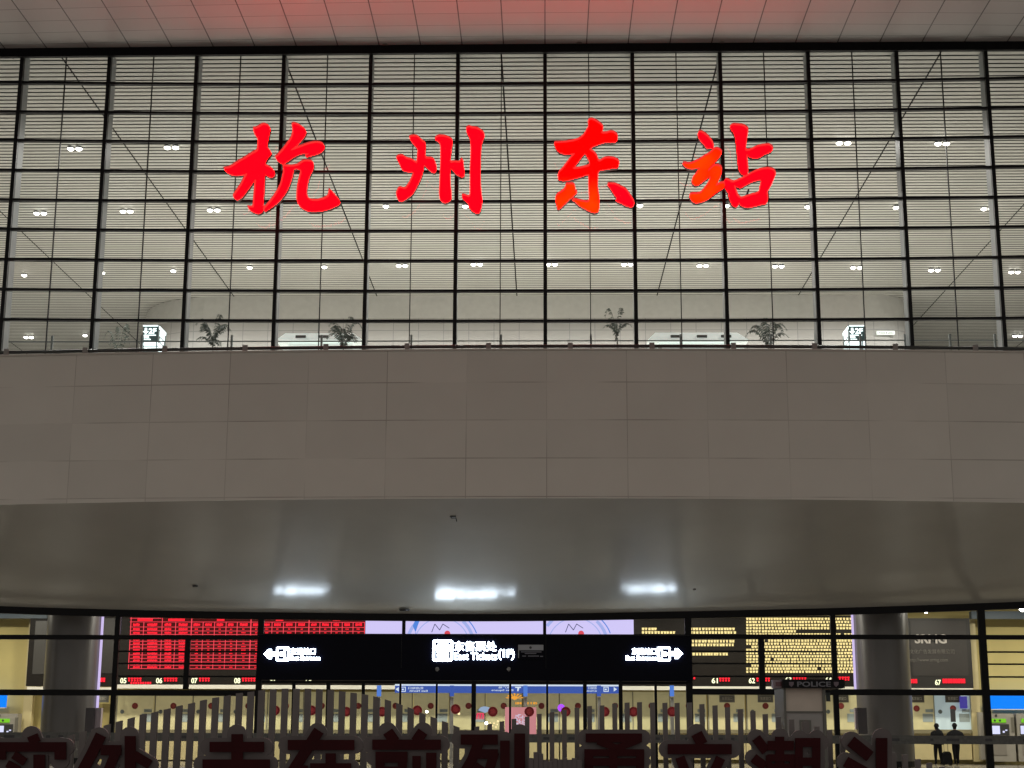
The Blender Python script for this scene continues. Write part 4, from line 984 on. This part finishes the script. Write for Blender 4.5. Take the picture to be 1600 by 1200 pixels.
# ================================================================ RED STATION SIGN
def catmull(P, n=3):
    out = []; L = len(P)
    for i in range(L):
        p0, p1, p2, p3 = P[i-1], P[i], P[(i+1) % L], P[(i+2) % L]
        a = (Vector(p1)-Vector(p0)).normalized(); b = (Vector(p2)-Vector(p1)).normalized()
        for k in range(n):
            t = k/n
            q = [.5*(2*p1[c]+(p2[c]-p0[c])*t+(2*p0[c]-5*p1[c]+4*p2[c]-p3[c])*t*t+(3*p1[c]-p0[c]-3*p2[c]+p3[c])*t**3) for c in (0, 1)]
            out.append(tuple(q))
    return out
CH = {
'杭': (340, 180, [
 [[(415,150),(440,150),(480,130),(520,108),(560,112),(590,135),(600,165),(590,210),(580,260),(570,310),(565,360),(585,390),(612,430),(605,450),(570,490),(548,530),(545,570),(590,590),(630,620),(652,655),(645,690),(610,708),(570,695),(540,680),(535,760),(530,860),(525,960),(522,1060),(515,1090),(490,1115),(455,1122),(410,1105),(370,1080),(348,1045),(400,1045),(410,1020),(420,900),(428,800),(430,735),(400,770),(350,840),(290,920),(250,955),(215,965),(190,945),(188,915),(220,865),(270,790),(310,710),(330,665),(290,680),(220,690),(160,680),(110,655),(78,620),(85,605),(140,595),(190,565),(260,520),(330,480),(400,435),(455,400),(462,330),(460,270),(430,230),(418,190)]],
 [[(850,110),(875,97),(920,112),(970,145),(1005,180),(1000,220),(960,280),(910,335),(860,375),(840,395),(900,375),(970,350),(1040,325),(1110,312),(1165,315),(1205,335),(1215,370),(1195,410),(1130,445),(1060,465),(1010,478),(1005,455),(1030,440),(960,440),(890,465),(820,510),(770,545),(735,555),(700,535),(670,505),(665,480),(690,455),(740,400),(790,335),(830,280),(855,220),(858,170)]],
 [[(750,580),(790,580),(860,580),(920,565),(960,535),(1000,522),(1060,525),(1090,545),(1092,590),(1075,640),(1045,700),(1025,780),(1015,860),(1020,920),(1045,955),(1090,970),(1160,965),(1220,945),(1255,925),(1268,890),(1270,850),(1290,860),(1330,905),(1370,950),(1392,985),(1385,1015),(1340,1040),(1270,1070),(1190,1090),(1110,1098),(1040,1095),(980,1070),(930,1030),(908,980),(905,900),(915,800),(935,710),(950,650),(935,620),(890,610),(865,625),(855,680),(835,750),(800,840),(750,920),(690,990),(620,1045),(560,1085),(540,1095),(527,1070),(560,1030),(620,960),(680,870),(720,790),(740,710),(755,640)]]]),
'州': (600, 180, [
 [[(290,255),(330,240),(375,242),(410,270),(440,300),(472,322),(475,380),(470,480),(530,490),(565,505),(585,550),(598,590),(590,640),(570,658),(530,640),(490,600),(458,572),(445,640),(415,730),(370,820),(330,890),(280,935),(220,975),(180,980),(155,950),(142,900),(165,840),(190,825),(240,835),(280,790),(315,720),(335,655),(280,648),(215,630),(185,570),(160,520),(145,485),(180,462),(220,465),(255,492),(310,505),(370,540),(380,480),(385,400),(355,350),(320,310)]],
 [[(580,275),(610,245),(650,238),(700,245),(750,265),(778,290),(775,340),(765,420),(755,530),(800,530),(860,535),(880,500),(900,520),(905,580),(915,640),(912,690),(885,705),(830,680),(790,640),(758,605),(752,680),(755,780),(765,880),(765,950),(735,985),(690,998),(650,975),(630,920),(635,800),(640,650),(645,500),(645,380),(635,320),(605,295)]],
 [[(935,160),(965,133),(1000,145),(1050,150),(1100,175),(1135,210),(1140,250),(1120,300),(1105,370),(1100,500),(1098,650),(1100,800),(1110,900),(1118,980),(1105,1060),(1085,1110),(1055,1118),(1010,1095),(970,1050),(955,1005),(920,975),(890,940),(895,910),(930,915),(975,920),(980,800),(980,600),(988,450),(985,330),(975,260),(950,215)]]]),
'东': (850, 180, [
 [[(505,60),(540,48),(590,68),(650,110),(672,150),(655,200),(700,205),(760,190),(810,208),(835,245),(825,300),(780,312),(700,312),(620,335),(550,365),(520,390),(560,420),(595,460),(620,520),(650,515),(690,490),(740,485),(800,495),(850,530),(840,595),(790,605),(700,620),(620,640),(612,720),(610,830),(625,930),(630,1020),(620,1090),(590,1110),(540,1105),(470,1070),(400,1030),(350,985),(315,955),(380,965),(450,980),(510,975),(508,860),(505,760),(505,680),(430,700),(340,725),(260,745),(190,745),(160,720),(165,660),(210,610),(260,545),(310,480),(345,435),(280,448),(200,435),(150,400),(125,345),(120,315),(200,310),(290,300),(380,280),(440,240),(475,190),(505,130),(500,90)],
  [(462,440),(485,470),(510,510),(515,570),(460,590),(390,605),(335,605),(370,560),(410,505)]],
 [[(250,785),(290,780),(335,785),(352,815),(355,860),(378,875),(330,925),(280,970),(230,1020),(165,1075),(145,1030),(130,970),(140,915),(175,885),(215,860),(240,830)], 'o'],
 [[(720,785),(760,780),(810,785),(860,810),(920,840),(955,880),(985,925),(1015,975),(1025,1010),(1000,1045),(940,1035),(880,1005),(815,975),(825,945),(790,890),(750,830)]]]),
'站': (1050, 180, [
 [[(295,200),(325,190),(370,215),(420,260),(455,310),(470,370),(440,378),(395,375),(360,330),(320,285),(298,245)]],
 [[(120,545),(190,552),(250,535),(310,505),(370,465),(430,430),(480,385),(520,385),(555,410),(562,440),(530,490),(480,545),(435,590),(415,630),(455,590),(490,572),(530,575),(560,600),(560,660),(540,720),(510,780),(505,795),(560,770),(597,775),(595,825),(540,860),(480,900),(420,950),(350,985),(270,1000),(225,975),(200,930),(210,895),(310,888),(360,840),(410,770),(435,705),(400,720),(350,760),(300,795),(260,800),(230,770),(230,720),(270,670),(300,620),(310,600),(240,612),(180,605),(145,580)], 'o'],
 [[(660,130),(690,110),(740,112),(800,120),(850,150),(860,185),(850,250),(840,330),(838,400),(900,390),(960,360),(1030,345),(1090,338),(1130,360),(1140,400),(1110,425),(1050,450),(990,485),(930,490),(880,475),(850,450),(852,520),(858,600),(858,670),(815,685),(775,650),(755,600),(745,520),(735,400),(722,290),(705,210),(675,170)]],
 [[(598,735),(640,740),(690,760),(740,745),(830,700),(900,660),(980,625),(1060,608),(1120,612),(1160,635),(1172,680),(1150,740),(1120,810),(1080,880),(1085,930),(1075,1000),(1010,1020),(930,1040),(850,1052),(790,1030),(760,1000),(750,1030),(720,1045),(685,1020),(655,960),(635,880),(605,830)],
  [(710,800),(770,830),(830,800),(900,765),(960,745),(1010,740),(1000,800),(980,880),(900,905),(830,930),(780,942),(745,915),(725,860)]]])}
DR = 56.2
def stroke_mesh(loops, ox, oy, d, offset, extrude):
    c = bpy.data.curves.new('stroke', 'CURVE'); c.dimensions = '2D'; c.fill_mode = 'BOTH'; c.extrude = extrude; c.offset = offset
    for lp in loops:
        P = [W(ox+x/7.273, oy+y/7.273, d) for x, y in catmull(lp, 3)]
        s = c.splines.new('POLY'); s.points.add(len(P)-1); s.use_cyclic_u = True
        for q, p in zip(s.points, P): q.co = (p.x, p.z, 0, 1)
    o = bpy.data.objects.new('stroke', c); COL.objects.link(o); dg = bpy.context.evaluated_depsgraph_get()
    me = bpy.data.meshes.new_from_object(o.evaluated_get(dg)); bpy.data.objects.remove(o); bpy.data.curves.remove(c)
    for v in me.vertices: v.co = (v.co.x, d-v.co.z, v.co.y)
    return me
lab4 = {'杭': 'first and most intricate red brush character, above the left kiosk', '州': 'second red brush character of three upright strokes', '东': 'third red brush character with two loose dots at its foot', '站': 'fourth red brush character with an orange tinged left half'}
for chn, (ox, oy, strokes) in CH.items():
    p = W(ox+80, oy+80, DR); t = thing('sign_character', 'large glowing red ' + lab4[chn].split(' red ')[-1] if False else lab4[chn].replace('red', 'glowing red', 1)+' on the glass wall', 'sign character', tuple(p), 'red characters of the station name')
    for st in strokes:
        loops = [l for l in st if isinstance(l, list)]; orange = 'o' in st
        me = stroke_mesh(loops, ox, oy, DR, .0, .22); me.materials.clear(); me.materials.append(REDTRIM); me.materials.append(REDSIDE)
        for f in me.polygons: f.material_index = 0 if f.center.y < DR-.1 and abs(f.normal.y) > .7 else 1
        cs = bpy.data.objects.new('stroke_casing', me); COL.objects.link(cs); put(cs, t)
        me = stroke_mesh(loops, ox, oy, DR-.23, -.016, .012); me.materials.clear(); me.materials.append(REDO if orange else REDV if chn == '东' and len(loops) > 1 else REDF)
        for f in me.polygons: f.material_index = 0
        fo = bpy.data.objects.new('stroke_face', me); COL.objects.link(fo); fo.parent = cs
        fo.matrix_parent_inverse = Matrix.Translation(p).inverted() @ Matrix.Translation(p)
        # stand-offs that carry the stroke on the glass frame
        xs_ = [v.co.x for v in cs.data.vertices]; zs_ = [v.co.z for v in cs.data.vertices]
        cx, cz = sum(xs_)/len(xs_), sum(zs_)/len(zs_)
        b_ = MB().box(cx-.03, cx+.03, DR+.1, DG-.1, cz-.03, cz+.03).build('stand_off', BLACK); put(b_, t)

# ================================================================ FOREGROUND
# police booth
DP = 40.0
pb = thing('police_booth', 'narrow cream police booth with a dark POLICE sign on top, behind the fence', 'booth', (W(1260, 1150, DP).x, DP, 0))
a, b = W(1225, 1110, DP).x, W(1291, 1110, DP).x; zt = W(1258, 1075, DP).z
MB().box(a+.03, b-.03, DP+.05, DP+1.5, 0, zt).build('cabin', BOOTH, pb)
mb = MB(); mb.box(a, a+.06, DP, DP+1.55, 0, zt-.002); mb.box(b-.08, b, DP, DP+1.55, 0, zt-.002); mb.build('corner_post', BOOTHF, pb)
mb = MB(); z = W(1258, 1112.5, DP).z; mb.box(a+.06, b-.08, DP+.0, DP+.06, z-.02, z+.02); mb.build('rail', BOOTHF, pb)
mb = MB(); mb.box(a+.07, b-.09, DP+.03, DP+.048, .9, z-.025); mb.build('window', BOOTHG, pb)
mb = MB(); pbox(mb, 1250, 1125, 1268, 1160, DP+.01, .02); mb.build('window_frame', BOOTHF, pb)
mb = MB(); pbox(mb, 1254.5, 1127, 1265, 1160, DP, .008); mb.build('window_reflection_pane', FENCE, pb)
mb = MB(); pbox(mb, 1223.5, 1061.5, 1320, 1075, DP-.15, 1.8); hdr = mb.build('sign_box', BLACK, pb)
text_px('POLICE', 'lettering', POLT, 1245.5, 1065, 1298, 1073, DP-.15, pb, .02, .015)
for q in (1236.5, 1306.5):
    mb = MB(); poly(mb, [(q-3.8, 1065.5), (q+3.8, 1065.5), (q+3.4, 1070), (q, 1073.5), (q-3.4, 1070)], DP-.152, .012); mb.build('emblem', mat('emblem', (.12, .09, .11), .5) if q < 1240 else bpy.data.materials['emblem'], pb)
mb = MB(); pbox(mb, 1208, 1062.5, 1223, 1075, DP+.1, .3); bl = mb.build('beacon', mat('beacon_housing', (.20, .15, .17), .3), pb)
mb = MB(); pbox(mb, 1212, 1065.5, 1221, 1072, DP+.08, .015); mb.build('beacon_lens', mat('beacon_lens', (.10, .03, .04), .2), pb)
mb = MB(); pbox(mb, 1291.5, 1082, 1297.5, 1096, DP+.6, .1); mb.build('meter_box', mat('meter_box', (.05, .07, .07), .5), pb)

# picket fence with a wave top
fw = thing('picket_fence', 'grey picket fence with a wavy top across the foreground', 'fence', (0, 16, 0))
w1 = [(74, 1158), (92.5, 1153), (111, 1148.5), (129, 1143.5), (147, 1138.5), (166, 1132.5), (184.5, 1127), (203, 1122), (221.6, 1116), (239.6, 1112.7), (258.8, 1107.8), (277.4, 1103), (296.6, 1098.8), (315, 1094), (334, 1090), (352, 1087), (371, 1083), (389, 1081), (406, 1078.5), (424, 1076.7), (442.7, 1076), (460.7, 1076), (478.7, 1076), (496.7, 1076.7), (514.7, 1078), (532.7, 1080), (550.7, 1082.5), (568.7, 1085), (586.7, 1089), (605, 1094), (623, 1100), (641, 1106.6), (659.4, 1114.5), (677, 1121), (695, 1128), (713, 1135), (731, 1142), (749, 1150)]
w1 = [(1+18.3*i, 1178-5*i) for i in range(4)] + w1
w2 = [(745, 1135), (765, 1131), (784, 1127), (803, 1123), (823.6, 1119.5), (842.8, 1115.3), (862.5, 1112.7), (882, 1109), (901.7, 1105.5), (921.5, 1103), (941, 1102), (961, 1099), (980.6, 1097.6), (1000, 1097), (1020.3, 1097.6), (1040, 1098), (1059, 1098), (1078.6, 1097.6), (1098, 1100), (1118.5, 1102), (1138, 1105), (1158, 1107.8), (1177.7, 1111), (1197, 1115.6), (1217.6, 1120), (1237.8, 1124), (1258, 1128), (1277, 1135), (1296.5, 1140.5), (1316, 1150), (1339, 1163), (1358, 1170), (1377, 1174), (1394.5, 1176), (1412.5, 1179), (1432.6, 1186), (1450, 1192), (1470, 1198)]
def picket(px, py, py2, d, wd, z0=.35):
    c = W(px, 1140, d); h = wd/2*d/FPX; za, zb = W(px, py, d).z, W(px, py2, d).z
    mb = MB(); vs = [(c.x+sx*h, y, z) for sx, zt in ((-1, za), (1, zb)) for y in (d, d+.055) for z in (z0, zt)]
    mb.add(vs, [(0,1,3,2), (4,6,7,5), (0,4,5,1), (2,3,7,6), (0,2,6,4), (1,5,7,3)]); mb.build('picket', FENCE, fw)
for i, (px, py) in enumerate(w1):
    nx = w1[min(i+1, len(w1)-1)]; sl = (nx[1]-py)/18.3 if i < len(w1)-1 else .38
    picket(px, py-sl*4.6, py+sl*4.6, 16.0, 9.4)
for i, (px, py) in enumerate(w2):
    picket(px, py+.4, py-.1, 15.2, 7.2)
MB().box(-12, 12, 16.06, 16.12, .55, .65).build('fence_rail', FENCE, fw); MB().box(-12, 12, 15.26, 15.32, .4, .5).build('fence_rail', FENCE, fw)
MB().box(-12, 12, 15.1, 16.2, 0, .34).build('fence_base', FENCE, fw)

# slogan characters on the fence: bars of flat board on a rounded grey backing
SL = {
'实': [([(51,1149),(56,1161)],17),([(-9,1167),(104,1167)],15),([(95,1167),(95,1187)],18),([(1,1167),(1,1187)],18),([(22,1179),(40,1191)],13),([(62,1179),(62,1215)],18),([(12,1193),(30,1203)],12),([(2,1214),(100,1214)],13),([(62,1214),(15,1246)],15),([(64,1217),(97,1246)],15)],
'处': [([(157,1151),(144,1178),(131,1202)],17),([(158,1172),(190,1172)],16),([(183,1172),(168,1208),(131,1248)],15),([(147,1205),(192,1243)],14),([(204,1150),(204,1232)],17),([(210,1180),(235,1195)],15),([(178,1236),(242,1250)],13)],
'走': [([(371,1147),(371,1240)],18),([(328,1167),(413,1167)],16),([(317,1194),(422,1194)],15),([(371,1217),(412,1217)],13),([(345,1212),(326,1248)],15),([(336,1236),(426,1251)],14)],
'在': [([(497,1144),(484,1164),(457,1206)],17),([(450,1164),(554,1164)],16),([(517,1177),(517,1240)],16),([(485,1200),(549,1200)],15),([(480,1240),(557,1240)],14),([(473,1196),(473,1252)],16)],
'前': [([(606,1143),(617,1159)],17),([(661,1143),(650,1159)],17),([(582,1163.5),(689,1163.5)],16),([(594,1176),(594,1252)],14),([(629,1176),(629,1252)],14),([(587,1183),(637,1183)],17),([(592,1204),(632,1204)],13),([(592,1226),(632,1226)],12),([(651,1181),(651,1236)],13),([(674,1176),(674,1252)],16)],
'列': [([(720,1155.5),(778,1155.5)],16),([(749,1158),(738,1186),(722,1214)],16),([(744,1178),(778,1178)],15),([(772,1178),(762,1212),(726,1250)],15),([(742,1196),(760,1208)],12),([(789,1157),(789,1226)],15),([(812,1146),(812,1252)],17)],
'勇': [([(915,1153),(1003,1153)],14),([(998,1156),(962,1170)],11),([(934,1158),(966,1170)],11),([(913,1176),(1006,1176)],11),([(920,1172),(920,1224)],14),([(1000,1172),(1000,1224)],13),([(958,1172),(958,1222)],13),([(915,1190.5),(1004,1190.5)],12),([(915,1206),(1004,1206)],12),([(906,1229),(1008,1229)],13),([(958,1222),(926,1253)],14),([(1001,1229),(990,1253)],13)],
'立': [([(1088,1146),(1097,1163)],18),([(1043,1170.5),(1143,1170.5)],16),([(1062,1183),(1077,1222)],15),([(1126,1184),(1108,1222)],15),([(1038,1236),(1150,1236)],15)],
'潮': [([(1181,1153),(1197,1174)],15),([(1177,1184),(1195,1198)],15),([(1194,1212),(1177,1242)],14),([(1218,1151),(1218,1252)],14),([(1199,1165),(1240,1165)],15),([(1201,1180),(1201,1202)],9),([(1238,1180),(1238,1202)],9),([(1199,1184),(1241,1184)],11),([(1199,1198),(1241,1198)],10),([(1195,1220),(1242,1220)],12),([(1248,1153),(1248,1252)],12),([(1275,1153),(1275,1252)],13),([(1243,1160),(1281,1160)],14),([(1248,1190),(1276,1190)],13),([(1248,1220),(1276,1220)],13)],
'头': [([(1329,1158),(1359,1182)],18),([(1321,1190),(1353,1208)],17),([(1377,1153),(1377,1226)],18),([(1312,1224),(1408,1224)],14),([(1375,1226),(1338,1252)],15),([(1381,1228),(1407,1250)],15)]}
near = ['at the far left', 'second from the left', 'under the tallest pickets at left', 'below the left arrow sign', 'left of the middle doors', 'in front of the middle doors', 'below the right entrance letters', 'left of the police booth', 'below the police booth', 'last on the right']
def bars(strokes, d, grow, th, rnd_ends):
    mb = MB(); k = 0
    for pts, wd in strokes:
        wd = wd+2*grow
        for (xa, ya), (xb, yb) in zip(pts, pts[1:]):
            L = math.hypot(xb-xa, yb-ya); ux, uy = (xb-xa)/L, (yb-ya)/L; e = 0 if rnd_ends or len(pts) == 2 else wd*.18
            nx, ny = -uy*wd/2, ux*wd/2; f = d-.0012*k; k += 1
            q = [(xa-ux*e+nx, ya-uy*e+ny), (xb+ux*e+nx, yb+uy*e+ny), (xb+ux*e-nx, yb+uy*e-ny), (xa-ux*e-nx, ya-uy*e-ny)]
            if rnd_ends:
                cap = []
                for cx, cy, a0 in ((xb, yb, -PI/2), (xa, ya, PI/2)):
                    for m in range(9):
                        a = a0+PI*m/8; c_, s_ = math.cos(a), math.sin(a)
                        ex = max(0, c_)*grow*.2
                        cap.append((cx+(c_*ux-s_*uy)*wd/2*1.0, cy+(c_*uy+s_*ux)*wd/2*1.0))
                q = cap
            poly(mb, q, f, th)
    return mb
for (chn, st), nr in zip(SL.items(), near):
    d = 14.9; xs_ = [x for pts, _ in st for x, y in pts]; p = W((min(xs_)+max(xs_))/2, 1200, d)
    t = thing('slogan_character', f'dark red slogan character on a grey backing, {nr}', 'sign character', (p.x, d, 0), 'dark red slogan characters on the fence')
    bars(st, d+.06, 6.2, .04, True).build('backing', FENCEB, t)
    bars(st, d-.005, 0, .02, False).build('character_face', FENCER, t)
    MB().box(p.x-.03, p.x+.03, d+.07, d+.28, .3, W(p.x, 1215, d).z).build('support_post', FENCE, t)
mb = MB(); rnd = random.Random(6)
for k in range(11):
    x = 826+k*7.5; pbox(mb, x, 1188-rnd.uniform(-2, 5)-(9 if k in (1, 2) else 0), x+8, 1240, 14.7, .05+.003*k)
tag(mb.build('planter_box', FENCEB), 'low grey planter edge between the two slogan characters in the middle', 'planter')
